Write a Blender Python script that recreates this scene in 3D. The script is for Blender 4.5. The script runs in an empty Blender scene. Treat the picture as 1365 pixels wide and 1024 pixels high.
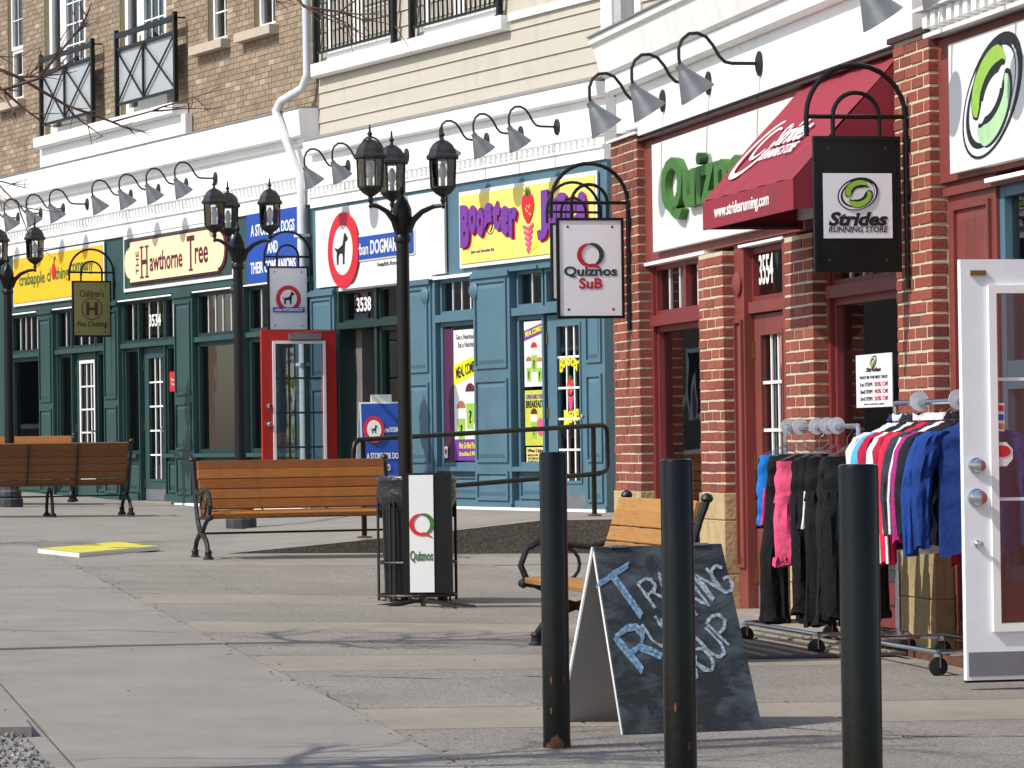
import bpy, math, random
from mathutils import Vector, Matrix
random.seed(11)
sc = bpy.context.scene; COL = sc.collection
R = math.radians
# ---------------------------------------------------------------- camera (at the origin; all z are relative to the eye)
F, CX, CY = 4700.0, 682.5, 512.0
PITCH, ROLL = math.atan(79.9 / F), math.atan(.0138)
fw = Vector((0, math.cos(PITCH), math.sin(PITCH))); r0 = Vector((1, 0, 0)); u0 = r0.cross(fw)
rt = r0 * math.cos(ROLL) - u0 * math.sin(ROLL); up = u0 * math.cos(ROLL) + r0 * math.sin(ROLL)
cam = bpy.data.cameras.new('camera'); camo = bpy.data.objects.new('camera', cam); COL.objects.link(camo)
camo.matrix_world = Matrix((rt, up, -fw)).transposed().to_4x4()
cam.sensor_width = 36; cam.lens = 36 * F / 1365; cam.clip_start = .5; cam.clip_end = 3000
sc.camera = camo
# ---------------------------------------------------------------- sky, sun, exposure
SUN_AZ, SUN_EL = R(26), R(45)
S = Vector((-math.cos(SUN_AZ) * math.cos(SUN_EL), -math.sin(SUN_AZ) * math.cos(SUN_EL), math.sin(SUN_EL)))
w = bpy.data.worlds.new('World'); sc.world = w; w.use_nodes = True
nt = w.node_tree; bg = nt.nodes['Background']; sky = nt.nodes.new('ShaderNodeTexSky')
sky.sky_type = 'NISHITA'; sky.sun_disc = False; sky.sun_elevation = SUN_EL
sky.sun_rotation = math.atan2(S.x, S.y); sky.air_density = 1.0; sky.dust_density = 1.5; sky.ozone_density = 1.0
nt.links.new(sky.outputs[0], bg.inputs[0]); bg.inputs[1].default_value = .14
sl = bpy.data.lights.new('sun', 'SUN'); sl.energy = 3.6; sl.angle = R(.53); sl.color = (1, .95, .87)
so = bpy.data.objects.new('sun', sl); COL.objects.link(so); so.rotation_euler = (-S).to_track_quat('-Z', 'Y').to_euler()
sc.view_settings.view_transform = 'Standard'; sc.view_settings.look = 'None'
sc.view_settings.exposure = .3; sc.view_settings.gamma = 1; sc.view_settings.use_curve_mapping = False
sc.cycles.max_bounces = 8; sc.cycles.transparent_max_bounces = 16

# ---------------------------------------------------------------- materials
def lin(h):
    h = h.lstrip('#'); o = []
    for i in (0, 2, 4):
        c = int(h[i:i+2], 16) / 255; o.append(c / 12.92 if c <= .04045 else ((c + .055) / 1.055) ** 2.4)
    return tuple(o) + (1,)
MATS = {}
def mat(name, hx, rough=.6, metal=0, var=.12, scale=6, bump=0, bscale=40, spec=.5, rnd=None, island=False, stretch=None, rndval=.25, coat=0):
    if name in MATS: return MATS[name]
    m = bpy.data.materials.new(name); m.use_nodes = True; n = m.node_tree.nodes; L = m.node_tree.links
    p = n['Principled BSDF']; p.inputs['Roughness'].default_value = rough; p.inputs['Metallic'].default_value = metal
    p.inputs['Specular IOR Level'].default_value = spec; p.inputs['Coat Weight'].default_value = coat
    tc = n.new('ShaderNodeTexCoord'); vec = tc.outputs['Object']
    if stretch:
        mp = n.new('ShaderNodeMapping'); mp.inputs['Scale'].default_value = stretch; L.new(vec, mp.inputs[0]); vec = mp.outputs[0]
    c = lin(hx)
    no = n.new('ShaderNodeTexNoise'); no.inputs['Scale'].default_value = scale; no.inputs['Detail'].default_value = 6; no.inputs['Roughness'].default_value = .65
    L.new(vec, no.inputs['Vector'])
    mr = n.new('ShaderNodeMapRange'); mr.inputs[1].default_value = .3; mr.inputs[2].default_value = .7
    mr.inputs[3].default_value = 1 - var; mr.inputs[4].default_value = 1 + var; L.new(no.outputs['Fac'], mr.inputs[0])
    hs = n.new('ShaderNodeHueSaturation'); hs.inputs['Color'].default_value = c; L.new(mr.outputs[0], hs.inputs['Value'])
    out = hs.outputs[0]
    if rnd:   # every piece its own tint: ramp of colours by object (or by island of a joined mesh)
        rp = n.new('ShaderNodeValToRGB'); rp.color_ramp.interpolation = 'LINEAR'
        els = rp.color_ramp.elements
        while len(els) < len(rnd): els.new(.5)
        for i, h in enumerate(rnd): els[i].position = i / (len(rnd) - 1); els[i].color = lin(h)
        if island: g = n.new('ShaderNodeNewGeometry'); L.new(g.outputs['Random Per Island'], rp.inputs[0])
        else: g = n.new('ShaderNodeObjectInfo'); L.new(g.outputs['Random'], rp.inputs[0])
        L.new(rp.outputs[0], hs.inputs['Color'])
    L.new(out, p.inputs['Base Color'])
    rr = n.new('ShaderNodeMapRange'); rr.inputs[3].default_value = max(.02, rough - .12); rr.inputs[4].default_value = min(1, rough + .12)
    L.new(no.outputs['Fac'], rr.inputs[0]); L.new(rr.outputs[0], p.inputs['Roughness'])
    if bump:
        nb = n.new('ShaderNodeTexNoise'); nb.inputs['Scale'].default_value = bscale; nb.inputs['Detail'].default_value = 5; L.new(vec, nb.inputs['Vector'])
        b = n.new('ShaderNodeBump'); b.inputs['Strength'].default_value = bump; b.inputs['Distance'].default_value = .02
        L.new(nb.outputs['Fac'], b.inputs['Height']); L.new(b.outputs[0], p.inputs['Normal'])
    MATS[name] = m; return m
def glassmat(name, tint, refl, rough=.01):
    m = bpy.data.materials.new(name); m.use_nodes = True; n = m.node_tree.nodes; L = m.node_tree.links
    n.remove(n['Principled BSDF']); o = n['Material Output']
    t = n.new('ShaderNodeBsdfTransparent'); t.inputs[0].default_value = tint
    g = n.new('ShaderNodeBsdfGlossy'); g.inputs['Roughness'].default_value = rough
    fr = n.new('ShaderNodeFresnel'); fr.inputs[0].default_value = 1.5
    mr = n.new('ShaderNodeMapRange'); mr.inputs[3].default_value = refl; mr.inputs[4].default_value = 1; L.new(fr.outputs[0], mr.inputs[0])
    tc = n.new('ShaderNodeTexCoord'); nb = n.new('ShaderNodeTexNoise'); nb.inputs['Scale'].default_value = 1.3; L.new(tc.outputs['Object'], nb.inputs['Vector'])
    b = n.new('ShaderNodeBump'); b.inputs['Strength'].default_value = .03; b.inputs['Distance'].default_value = .05
    L.new(nb.outputs['Fac'], b.inputs['Height']); L.new(b.outputs[0], g.inputs['Normal'])
    mx = n.new('ShaderNodeMixShader'); L.new(mr.outputs[0], mx.inputs[0]); L.new(t.outputs[0], mx.inputs[1]); L.new(g.outputs[0], mx.inputs[2])
    L.new(mx.outputs[0], o.inputs[0]); MATS[name] = m; return m
def emit(name, hx, k):
    m = bpy.data.materials.new(name); m.use_nodes = True; p = m.node_tree.nodes['Principled BSDF']
    p.inputs['Base Color'].default_value = lin(hx); p.inputs['Emission Color'].default_value = lin(hx); p.inputs['Emission Strength'].default_value = k
    MATS[name] = m; return m
def aggregate(name, a, b, scale):
    m = bpy.data.materials.new(name); m.use_nodes = True; n = m.node_tree.nodes; L = m.node_tree.links; p = n['Principled BSDF']
    p.inputs['Roughness'].default_value = .85
    tc = n.new('ShaderNodeTexCoord'); v = n.new('ShaderNodeTexVoronoi'); v.inputs['Scale'].default_value = scale; L.new(tc.outputs['Object'], v.inputs['Vector'])
    rp = n.new('ShaderNodeValToRGB'); rp.color_ramp.elements[0].color = lin(a); rp.color_ramp.elements[1].color = lin(b); L.new(v.outputs['Color'], rp.inputs[0])
    no = n.new('ShaderNodeTexNoise'); no.inputs['Scale'].default_value = 1.1; no.inputs['Detail'].default_value = 7; L.new(tc.outputs['Object'], no.inputs['Vector'])
    mr = n.new('ShaderNodeMapRange'); mr.inputs[1].default_value = .3; mr.inputs[2].default_value = .7; mr.inputs[3].default_value = .85; mr.inputs[4].default_value = 1.12; L.new(no.outputs['Fac'], mr.inputs[0])
    hs = n.new('ShaderNodeHueSaturation'); L.new(rp.outputs[0], hs.inputs['Color']); L.new(mr.outputs[0], hs.inputs['Value']); L.new(hs.outputs[0], p.inputs['Base Color'])
    bp = n.new('ShaderNodeBump'); bp.inputs['Strength'].default_value = .5; bp.inputs['Distance'].default_value = .006; bp.invert = True
    L.new(v.outputs['Distance'], bp.inputs['Height']); L.new(bp.outputs[0], p.inputs['Normal']); MATS[name] = m; return m
def concrete(name, hx):
    m = mat(name, hx, .85, var=.13, scale=1.7, bump=.15, bscale=160, spec=.3)
    n = m.node_tree.nodes; L = m.node_tree.links; p = n['Principled BSDF']; src = p.inputs['Base Color'].links[0].from_socket
    tc = n.new('ShaderNodeTexCoord')
    s1 = n.new('ShaderNodeTexNoise'); s1.inputs['Scale'].default_value = .7; s1.inputs['Detail'].default_value = 9; s1.inputs['Roughness'].default_value = .75; L.new(tc.outputs['Object'], s1.inputs['Vector'])
    r1 = n.new('ShaderNodeMapRange'); r1.inputs[1].default_value = .56; r1.inputs[2].default_value = .74; r1.inputs[3].default_value = 0; r1.inputs[4].default_value = .35; L.new(s1.outputs['Fac'], r1.inputs[0])
    mx = n.new('ShaderNodeMix'); mx.data_type = 'RGBA'; mx.inputs['B'].default_value = lin('#4a453d'); L.new(r1.outputs[0], mx.inputs['Factor']); L.new(src, mx.inputs['A'])
    s2 = n.new('ShaderNodeTexNoise'); s2.inputs['Scale'].default_value = 130; L.new(tc.outputs['Object'], s2.inputs['Vector'])
    r2 = n.new('ShaderNodeMapRange'); r2.inputs[1].default_value = .35; r2.inputs[2].default_value = .65; r2.inputs[3].default_value = .86; r2.inputs[4].default_value = 1.1; L.new(s2.outputs['Fac'], r2.inputs[0])
    h2 = n.new('ShaderNodeHueSaturation'); L.new(mx.outputs['Result'], h2.inputs['Color']); L.new(r2.outputs[0], h2.inputs['Value']); L.new(h2.outputs[0], p.inputs['Base Color'])
    return m
M = MATS
def weather(m, amt, hx='#3a352e', thr=.52):
    n = m.node_tree.nodes; L = m.node_tree.links; p = n['Principled BSDF']; src = p.inputs['Base Color'].links[0].from_socket
    tc = n.new('ShaderNodeTexCoord'); mp = n.new('ShaderNodeMapping'); mp.inputs['Scale'].default_value = (7, 7, .55); L.new(tc.outputs['Object'], mp.inputs[0])
    a = n.new('ShaderNodeTexNoise'); a.inputs['Scale'].default_value = 1; a.inputs['Detail'].default_value = 8; a.inputs['Roughness'].default_value = .7; L.new(mp.outputs[0], a.inputs['Vector'])
    b = n.new('ShaderNodeTexNoise'); b.inputs['Scale'].default_value = .9; b.inputs['Detail'].default_value = 4; L.new(tc.outputs['Object'], b.inputs['Vector'])
    k = n.new('ShaderNodeMath'); k.operation = 'MULTIPLY'; L.new(a.outputs['Fac'], k.inputs[0]); L.new(b.outputs['Fac'], k.inputs[1])
    r = n.new('ShaderNodeMapRange'); r.inputs[1].default_value = thr*thr; r.inputs[2].default_value = .42; r.inputs[3].default_value = 0; r.inputs[4].default_value = amt; L.new(k.outputs[0], r.inputs[0])
    mx = n.new('ShaderNodeMix'); mx.data_type = 'RGBA'; mx.inputs['B'].default_value = lin(hx); L.new(r.outputs[0], mx.inputs['Factor']); L.new(src, mx.inputs['A']); L.new(mx.outputs['Result'], p.inputs['Base Color'])
white = mat('white_paint', '#eeeeec', .5, var=.04, scale=2)
whiteb = mat('white_board', '#dcdcda', .45, var=.02, scale=2)
cream = mat('cream_siding', '#b9b2a4', .55, var=.04, scale=2, stretch=(.3, 1, 4))
green = mat('green_paint', '#2d4a48', .45, var=.1, scale=4)
dgreen = mat('dark_green_paint', '#1d3431', .45, var=.1, scale=4)
blue = mat('blue_paint', '#4d6d7c', .5, var=.06, scale=3)
brownred = mat('brownred_paint', '#7c3a34', .5, var=.08, scale=4)
redframe = mat('red_frame_paint', '#74292a', .5, var=.08, scale=4)
black = mat('black_paint', '#0c0c0d', .4, var=.3, scale=12, spec=.35)
blackm = mat('black_iron', '#141415', .5, var=.4, scale=25, bump=.15, bscale=60)
darkgrey = mat('dark_grey', '#2a2a2a', .6)
grey = mat('grey_metal', '#8b8f94', .4, .6, var=.1)
chrome = mat('chrome', '#c9cbd0', .18, 1, var=.1, scale=30)
brass = mat('brass', '#8a7440', .35, .8)
wood = mat('orange_wood', '#a8621f', .5, var=.28, scale=9, bump=.2, bscale=30, stretch=(.6, 12, 12), rnd=['#83480f', '#915617', '#7a4412', '#9a5f22'])
woodd = mat('shaded_wood', '#7d4f2b', .6, var=.28, scale=9, bump=.2, bscale=30, stretch=(.6, 12, 12), rnd=['#6c4220', '#7a4a26', '#633d1e'])  # darker copy of the bench wood, shade of the bench back in its colour
brick = mat('red_brick', '#9c4632', .85, var=.2, scale=22, bump=.4, bscale=90, rnd=['#7a3d31', '#8d4636', '#824234', '#964e3b', '#673830', '#88483b'])
bricki = mat('red_brick_far', '#9c4632', .85, var=.2, scale=22, bump=.4, bscale=90, rnd=['#7a3d31', '#8d4636', '#824234', '#964e3b', '#673830', '#88483b'], island=True)
gwood = mat('golden_wood', '#a8621f', .5, var=.3, scale=9, bump=.2, bscale=30, stretch=(.6, 12, 12), rnd=['#9a6a2c', '#a87836', '#8f6028', '#b08240'])
tan = mat('brown_brick', '#8d7258', .85, var=.14, scale=14, bump=.3, bscale=70, rnd=['#85755f', '#8f7d68', '#897764', '#96846e', '#7c6d5b', '#8d7b66', '#9c8a74', '#8a7865', '#ab9c86'], island=True)
tanm = mat('brown_mortar', '#94866f', .9, var=.1)
mortar = mat('mortar', '#c2b59c', .9, var=.15, scale=20, bump=.3)
stone = mat('tan_stone', '#b09a70', .85, var=.16, scale=9, bump=.4, bscale=30)
lime = mat('limestone', '#b3a896', .8, var=.08)
redd = mat('red_door_paint', '#b5271f', .4, var=.04, scale=3)
awn = mat('awning_cloth', '#8a2434', .8, var=.06, scale=3, bump=.1, bscale=300)
yellow = mat('yellow_sign', '#f0b51c', .5, var=.02); lemon = mat('lemon_sign', '#f2dc6c', .5, var=.02)
creamy = mat('cream_sign', '#f0d9ae', .5, var=.02); maroon = mat('maroon', '#5b1622', .5); olive = mat('olive_sign', '#8f8a52', .5, var=.03)
sblue = mat('sign_blue', '#1e479e', .45, var=.03); sred = mat('sign_red', '#c8202c', .45, var=.02); sgreen = mat('letter_green', '#3d6b2c', .5, var=.03)
purple = mat('letter_purple', '#6c3390', .5, var=.03); dkpurple = mat('window_purple', '#4a1f42', .5); lime_g = mat('lime_green', '#8db843', .5)
pale_g = mat('pale_green', '#a9cfa0', .5); pink = mat('pink', '#e0507c', .55); qgreen = mat('dark_teal', '#1d3a35', .5); qred = mat('quiz_red', '#b5202a', .5)
panelw = mat('sign_panel_white', '#e4e4e9', .4, var=.02); ink = mat('ink', '#141416', .5); yb = mat('bright_yellow', '#e8de1c', .5, var=.03)
orange = mat('orange', '#cf6a2a', .6); skin_br = mat('food_brown', '#a0623a', .7, var=.3, scale=40)
chalkb = mat('chalkboard', '#23282b', .75, var=.35, scale=5); chalk = mat('chalk', '#b4c0ca', .95, var=.5, scale=60); chalkblue = mat('chalk_blue', '#8fb4d0', .95, var=.5, scale=60)
inner = mat('shop_interior', '#8f8d8c', .9, var=.3, scale=2); innerd = mat('shop_interior_dark', '#6f6a66', .9, var=.3, scale=2)  # interior walls lightened in colour to stand in for shop lights
rubber = mat('rubber', '#161616', .7); clear = glassmat('clear_plastic', (.93, .94, .95, 1), .12, .15)
glass = glassmat('window_glass', (.74, .78, .79, 1), .12); lglass = glassmat('lantern_glass', (.97, .98, .97, 1), .06, .05)
railglass = glassmat('frosted_glass', (.8, .84, .85, 1), .2, .2)
def frosted(m):
    n = m.node_tree.nodes; L = m.node_tree.links; d = n.new('ShaderNodeBsdfDiffuse'); d.inputs[0].default_value = (.6, .63, .66, 1); mx = n.new('ShaderNodeMixShader'); mx.inputs[0].default_value = .5
    o = n['Material Output']; src = o.inputs[0].links[0].from_socket; L.new(src, mx.inputs[1]); L.new(d.outputs[0], mx.inputs[2]); L.new(mx.outputs[0], o.inputs[0])
frosted(railglass)
def chalky(m, lo, hi):
    n = m.node_tree.nodes; L = m.node_tree.links; t = n.new('ShaderNodeBsdfTransparent'); mx = n.new('ShaderNodeMixShader'); tc = n.new('ShaderNodeTexCoord'); no = n.new('ShaderNodeTexNoise')
    no.inputs['Scale'].default_value = 55; no.inputs['Detail'].default_value = 4; L.new(tc.outputs['Object'], no.inputs['Vector']); mr = n.new('ShaderNodeMapRange'); mr.inputs[1].default_value = .38; mr.inputs[2].default_value = .62; mr.inputs[3].default_value = lo; mr.inputs[4].default_value = hi
    L.new(no.outputs['Fac'], mr.inputs[0]); L.new(mr.outputs[0], mx.inputs[0]); o = n['Material Output']; src = o.inputs[0].links[0].from_socket; L.new(t.outputs[0], mx.inputs[1]); L.new(src, mx.inputs[2]); L.new(mx.outputs[0], o.inputs[0])
chalky(chalk, .25, .85); chalky(chalkblue, .2, .9)
def smear(m):
    n = m.node_tree.nodes; L = m.node_tree.links; p = n['Principled BSDF']; src = p.inputs['Base Color'].links[0].from_socket; tc = n.new('ShaderNodeTexCoord')
    mp = n.new('ShaderNodeMapping'); mp.inputs['Rotation'].default_value = (0, .5, 0); mp.inputs['Scale'].default_value = (4, 4, 9); L.new(tc.outputs['Object'], mp.inputs[0])
    a = n.new('ShaderNodeTexNoise'); a.inputs['Scale'].default_value = 1; a.inputs['Detail'].default_value = 9; a.inputs['Roughness'].default_value = .72; a.inputs['Distortion'].default_value = .6; L.new(mp.outputs[0], a.inputs['Vector'])
    r = n.new('ShaderNodeMapRange'); r.inputs[1].default_value = .46; r.inputs[2].default_value = .78; r.inputs[3].default_value = 0; r.inputs[4].default_value = .55; L.new(a.outputs['Fac'], r.inputs[0])
    mx = n.new('ShaderNodeMix'); mx.data_type = 'RGBA'; mx.inputs['B'].default_value = lin('#7f8890'); L.new(r.outputs[0], mx.inputs['Factor']); L.new(src, mx.inputs['A']); L.new(mx.outputs['Result'], p.inputs['Base Color'])
smear(chalkb)
rust = mat('rust', '#5a3a26', .9, var=.55, scale=30); flash = mat('grey_flashing', '#8a8785', .5, .2, var=.1); pipe = mat('downpipe_white', '#ced2d6', .4, var=.05)
bark = mat('bark', '#4a3a34', .9, var=.3, scale=20); twig = mat('twig', '#5b3f3a', .8)
neon_r = emit('neon_red', '#ff2a18', 1.6); neon_b = emit('neon_blue', '#3a62ff', .6)
conc = concrete('concrete', '#89847d'); conc2 = concrete('pale_concrete', '#8d867a'); agg = aggregate('exposed_aggregate', '#5e5a54', '#979087', 95)
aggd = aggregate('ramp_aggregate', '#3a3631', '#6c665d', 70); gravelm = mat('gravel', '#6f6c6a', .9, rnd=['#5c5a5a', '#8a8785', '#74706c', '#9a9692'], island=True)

for k_, a_ in (('white_paint', .13), ('cream_siding', .16), ('green_paint', .35), ('blue_paint', .25), ('brownred_paint', .45), ('red_frame_paint', .45), ('red_brick', .6), ('red_brick_far', .6), ('tan_stone', .5), ('orange_wood', .6), ('shaded_wood', .5), ('awning_cloth', .3), ('brown_brick', .3), ('white_board', .05)): weather(MATS[k_], a_)
# ---------------------------------------------------------------- mesh helpers
class MB:
    def __init__(s): s.v = []; s.f = []
    def add(s, v, f): o = len(s.v); s.v += [tuple(p) for p in v]; s.f += [tuple(i + o for i in q) for q in f]; return s
    def box(s, x0, x1, y0, y1, z0, z1):
        if x0 > x1: x0, x1 = x1, x0
        if y0 > y1: y0, y1 = y1, y0
        if z0 > z1: z0, z1 = z1, z0
        return s.add([(x0,y0,z0),(x1,y0,z0),(x1,y1,z0),(x0,y1,z0),(x0,y0,z1),(x1,y0,z1),(x1,y1,z1),(x0,y1,z1)],
            [(0,3,2,1),(4,5,6,7),(0,1,5,4),(1,2,6,5),(2,3,7,6),(3,0,4,7)])
    def D(s, a, b, d0, d1, z0, z1): return s.box(a, b, -d0, -d1, z0, z1)      # wall coordinates: along, out, height
    def bar(s, a, b, wx, wz, side=None):
        a, b = Vector(a), Vector(b); d = (b - a).normalized(); k = Vector(side) if side else (Vector((0, 0, 1)) if abs(d.z) < .9 else Vector((1, 0, 0)))
        x = d.cross(k).normalized() * wx / 2; y = x.cross(d).normalized() * wz / 2; v = []
        for p in (a, b): v += [p - x - y, p + x - y, p + x + y, p - x + y]
        return s.add(v, [(0,3,2,1),(4,5,6,7),(0,1,5,4),(1,2,6,5),(2,3,7,6),(3,0,4,7)])
    def tube(s, pts, r, n=8, closed=False):
        P = [Vector(p) for p in pts]; N = len(P); rs = r if isinstance(r, (list, tuple)) else [r] * N
        v = []; f = []; x = None
        for i, p in enumerate(P):
            if closed: t = P[(i + 1) % N] - P[i - 1]
            else: t = P[min(i + 1, N - 1)] - P[max(i - 1, 0)]
            t.normalize()
            if x is None: x = t.cross(Vector((0, 0, 1)) if abs(t.z) < .9 else Vector((1, 0, 0))).normalized()
            else: x = (x - t * x.dot(t)).normalized()
            y = t.cross(x)
            for k in range(n): a = 2 * math.pi * k / n; v.append(p + (x * math.cos(a) + y * math.sin(a)) * rs[i])
        for i in range(N if closed else N - 1):
            j = (i + 1) % N
            for k in range(n): q = (k + 1) % n; f.append((i*n+k, i*n+q, j*n+q, j*n+k))
        if not closed: f += [tuple(range(n))[::-1], tuple((N-1)*n + k for k in range(n))]
        return s.add(v, f)
    def lathe(s, prof, n=16, c=(0, 0, 0), ph=0, mtx=None):
        v = []; f = []; c = Vector(c)
        for r, z in prof:
            for k in range(n):
                a = 2 * math.pi * k / n + ph; p = Vector((r * math.cos(a), r * math.sin(a), z)); v.append((mtx @ p if mtx else p) + c)
        for i in range(len(prof) - 1):
            for k in range(n): q = (k + 1) % n; f.append((i*n+k, i*n+q, (i+1)*n+q, (i+1)*n+k))
        f += [tuple(range(n))[::-1], tuple((len(prof)-1)*n + k for k in range(n))]
        return s.add(v, f)
    def prism(s, poly, y0, y1):      # polygon in x,z; y0 is the outer (smaller y) face
        a = sum(poly[i][0]*poly[(i+1) % len(poly)][1] - poly[(i+1) % len(poly)][0]*poly[i][1] for i in range(len(poly)))
        if a < 0: poly = poly[::-1]
        n = len(poly); v = [(x, y0, z) for x, z in poly] + [(x, y1, z) for x, z in poly]
        f = [tuple(range(n)), tuple(range(2*n - 1, n - 1, -1))] + [(i, i + n, (i+1) % n + n, (i+1) % n) for i in range(n)]
        return s.add(v, f)
    def ext(s, poly, a, b):          # profile (out, height) pushed along the wall
        n = len(poly); v = [(a, -d, z) for d, z in poly] + [(b, -d, z) for d, z in poly]
        return s.add(v, [tuple(range(n)), tuple(range(2*n - 1, n - 1, -1))] + [(i, i + n, (i+1) % n + n, (i+1) % n) for i in range(n)])
    def ribbon(s, pts, ws, y0, y1):
        L_ = []; R_ = []; n = len(pts)
        for i in range(n):
            a = pts[max(i-1, 0)]; b = pts[min(i+1, n-1)]; tx, tz = b[0]-a[0], b[1]-a[1]; l = math.hypot(tx, tz) or 1
            w_ = (ws[i] if isinstance(ws, (list, tuple)) else ws) / 2; nx, nz = -tz / l * w_, tx / l * w_
            L_.append((pts[i][0] + nx, pts[i][1] + nz)); R_.append((pts[i][0] - nx, pts[i][1] - nz))
        v = []; f = []
        for l, r in zip(L_, R_): v += [(l[0], y0, l[1]), (r[0], y0, r[1]), (l[0], y1, l[1]), (r[0], y1, r[1])]
        for i in range(n - 1):
            o = i * 4; f += [(o, o+1, o+5, o+4), (o+2, o+6, o+7, o+3), (o, o+4, o+6, o+2), (o+1, o+3, o+7, o+5)]
        f += [(0, 2, 3, 1), (4*n-4, 4*n-3, 4*n-1, 4*n-2)]
        return s.add(v, f)
    def mesh(s, name, m, smooth=False):
        me = bpy.data.meshes.new(name); me.from_pydata(s.v, [], s.f); me.materials.append(m)
        if smooth:
            me.polygons.foreach_set('use_smooth', [True] * len(me.polygons)); me.set_sharp_from_angle(angle=R(38))
        me.update(); return me
    def build(s, name, m, parent=None, loc=None, smooth=False, bevel=0):
        return put(name, s.mesh(name, m, smooth), parent, loc, bevel)
def put(name, me, parent=None, loc=None, bevel=0, rz=0):
    o = bpy.data.objects.new(name, me); COL.objects.link(o)
    if parent: o.parent = parent
    if loc is None: loc = (0, 0, -parent['zb']) if parent and 'zb' in parent.keys() else (0, 0, 0)
    o.location = loc; o.rotation_euler.z = rz
    if bevel:
        b = o.modifiers.new('bevel', 'BEVEL'); b.width = bevel; b.segments = 2; b.limit_method = 'ANGLE'
    return o
def tag(o, label=None, cat=None, group=None, kind=None):
    for k, v in (('label', label), ('category', cat), ('group', group), ('kind', kind)):
        if v: o[k] = v
    return o
def thing(name, label, cat, loc=(0, 0, 0), rz=0, group=None):
    o = bpy.data.objects.new(name, None); COL.objects.link(o); o.location = loc; o.rotation_euler.z = rz; o.empty_display_size = .1
    return tag(o, label, cat, group)
def copy_tree(o, parent=None):
    c = o.copy(); COL.objects.link(c); c.parent = parent
    for ch in list(o.children): copy_tree(ch, c)
    return c
TEXTS = []
def text(par, s, x, z, y, wd, ht, m, shear=0, bold=0, ex=.003, rot=0, name='lettering'):
    """lettering centred on x,z in the parent's wall plane y, fitted to width and height"""
    cu = bpy.data.curves.new('lettering', 'FONT'); cu.body = s; cu.align_x = 'CENTER'; cu.align_y = 'CENTER'; cu.shear = shear; cu.offset = bold; cu.extrude = .01
    cu.resolution_u = 3; o = bpy.data.objects.new('tmp', cu); COL.objects.link(o); TEXTS.append((o, par, x, z, y, wd, ht, m, ex, rot, name))
def flush_texts():
    dg = bpy.context.evaluated_depsgraph_get(); dg.update()
    for o, par, x, z, y, wd, ht, m, ex, rot, name in TEXTS:
        me = bpy.data.meshes.new_from_object(o.evaluated_get(dg)); cu = o.data; bpy.data.objects.remove(o); bpy.data.curves.remove(cu)
        if not me.vertices: continue
        xs = [v.co.x for v in me.vertices]; ys = [v.co.y for v in me.vertices]; cx, cy = (min(xs)+max(xs))/2, (min(ys)+max(ys))/2
        kx = wd / max(max(xs)-min(xs), 1e-4); ky = (ht / max(max(ys)-min(ys), 1e-4)) if ht else kx; c_, s_ = math.cos(rot), math.sin(rot)
        for v in me.vertices:
            a, b = (v.co.x - cx) * kx, (v.co.y - cy) * ky; zz = ex if v.co.z > 0 else 0
            v.co = (x + a * c_ - b * s_, y - zz, z + a * s_ + b * c_)
        me.materials.clear(); me.materials.append(m); me.update()
        put(name, me, par)
def arc(cx, cz, rx, rz_, a0, a1, n=24, rot=0):
    o = []
    for i in range(n + 1):
        a = R(a0 + (a1 - a0) * i / n); x, z = rx * math.cos(a), rz_ * math.sin(a); o.append((cx + x*math.cos(rot) - z*math.sin(rot), cz + x*math.sin(rot) + z*math.cos(rot)))
    return o
def taper(n, w, e=.1): return [w * (e + (1 - e) * math.sin(math.pi * i / n) ** .7) for i in range(n + 1)]

# ---------------------------------------------------------------- the two wall lines
class Wall:
    def __init__(s, P, u): s.P = Vector(P); s.u = Vector(u); s.n = Vector((u[1], -u[0], 0)); s.rz = math.atan2(u[1], u[0])
    def pt(s, a, d=0, z=0): p = s.P + s.u * a + s.n * d; return Vector((p.x, p.y, z))
WB = Wall((1.08296, 27.2, 0), (.21279, -.9771, 0)); WE = Wall((.98135, 36.7, 0), (.44316, -.89644, 0))
def gz(x, y):
    x = max(-25, min(15, x)); y = max(-20, min(70, y))
    return -1.457 + .01293*y - .01764*x - .06*math.exp(-((x-.5)/2)**2 - ((y-25)/4)**2)
def building(name, label, W, base):
    o = thing(name, label, 'building', (W.P.x, W.P.y, base), W.rz); o['zb'] = base; return o

# ---------------------------------------------------------------- ground
def grid(x0, x1, y0, y1, nx, ny, fn):
    m = MB(); v = [fn(x0 + (x1-x0)*i/nx, y0 + (y1-y0)*j/ny) for j in range(ny+1) for i in range(nx+1)]
    m.add(v, [(j*(nx+1)+i, j*(nx+1)+i+1, (j+1)*(nx+1)+i+1, (j+1)*(nx+1)+i) for j in range(ny) for i in range(nx)]); return m
xs = [-900, -300, -100, -60, -40] + list(range(-26, 18, 1)) + [30, 60, 100, 300, 900]; ys = [-900, -300, -100, -40] + list(range(-22, 72, 1)) + [90, 140, 300, 900]
m = MB(); m.add([(x, y, gz(x, y)) for y in ys for x in xs], [(j*len(xs)+i, j*len(xs)+i+1, (j+1)*len(xs)+i+1, (j+1)*len(xs)+i) for j in range(len(ys)-1) for i in range(len(xs)-1)])
tag(m.build('ground', conc), kind='structure')
pav = bpy.data.objects.new('paving', None); COL.objects.link(pav); tag(pav, kind='structure')
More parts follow.
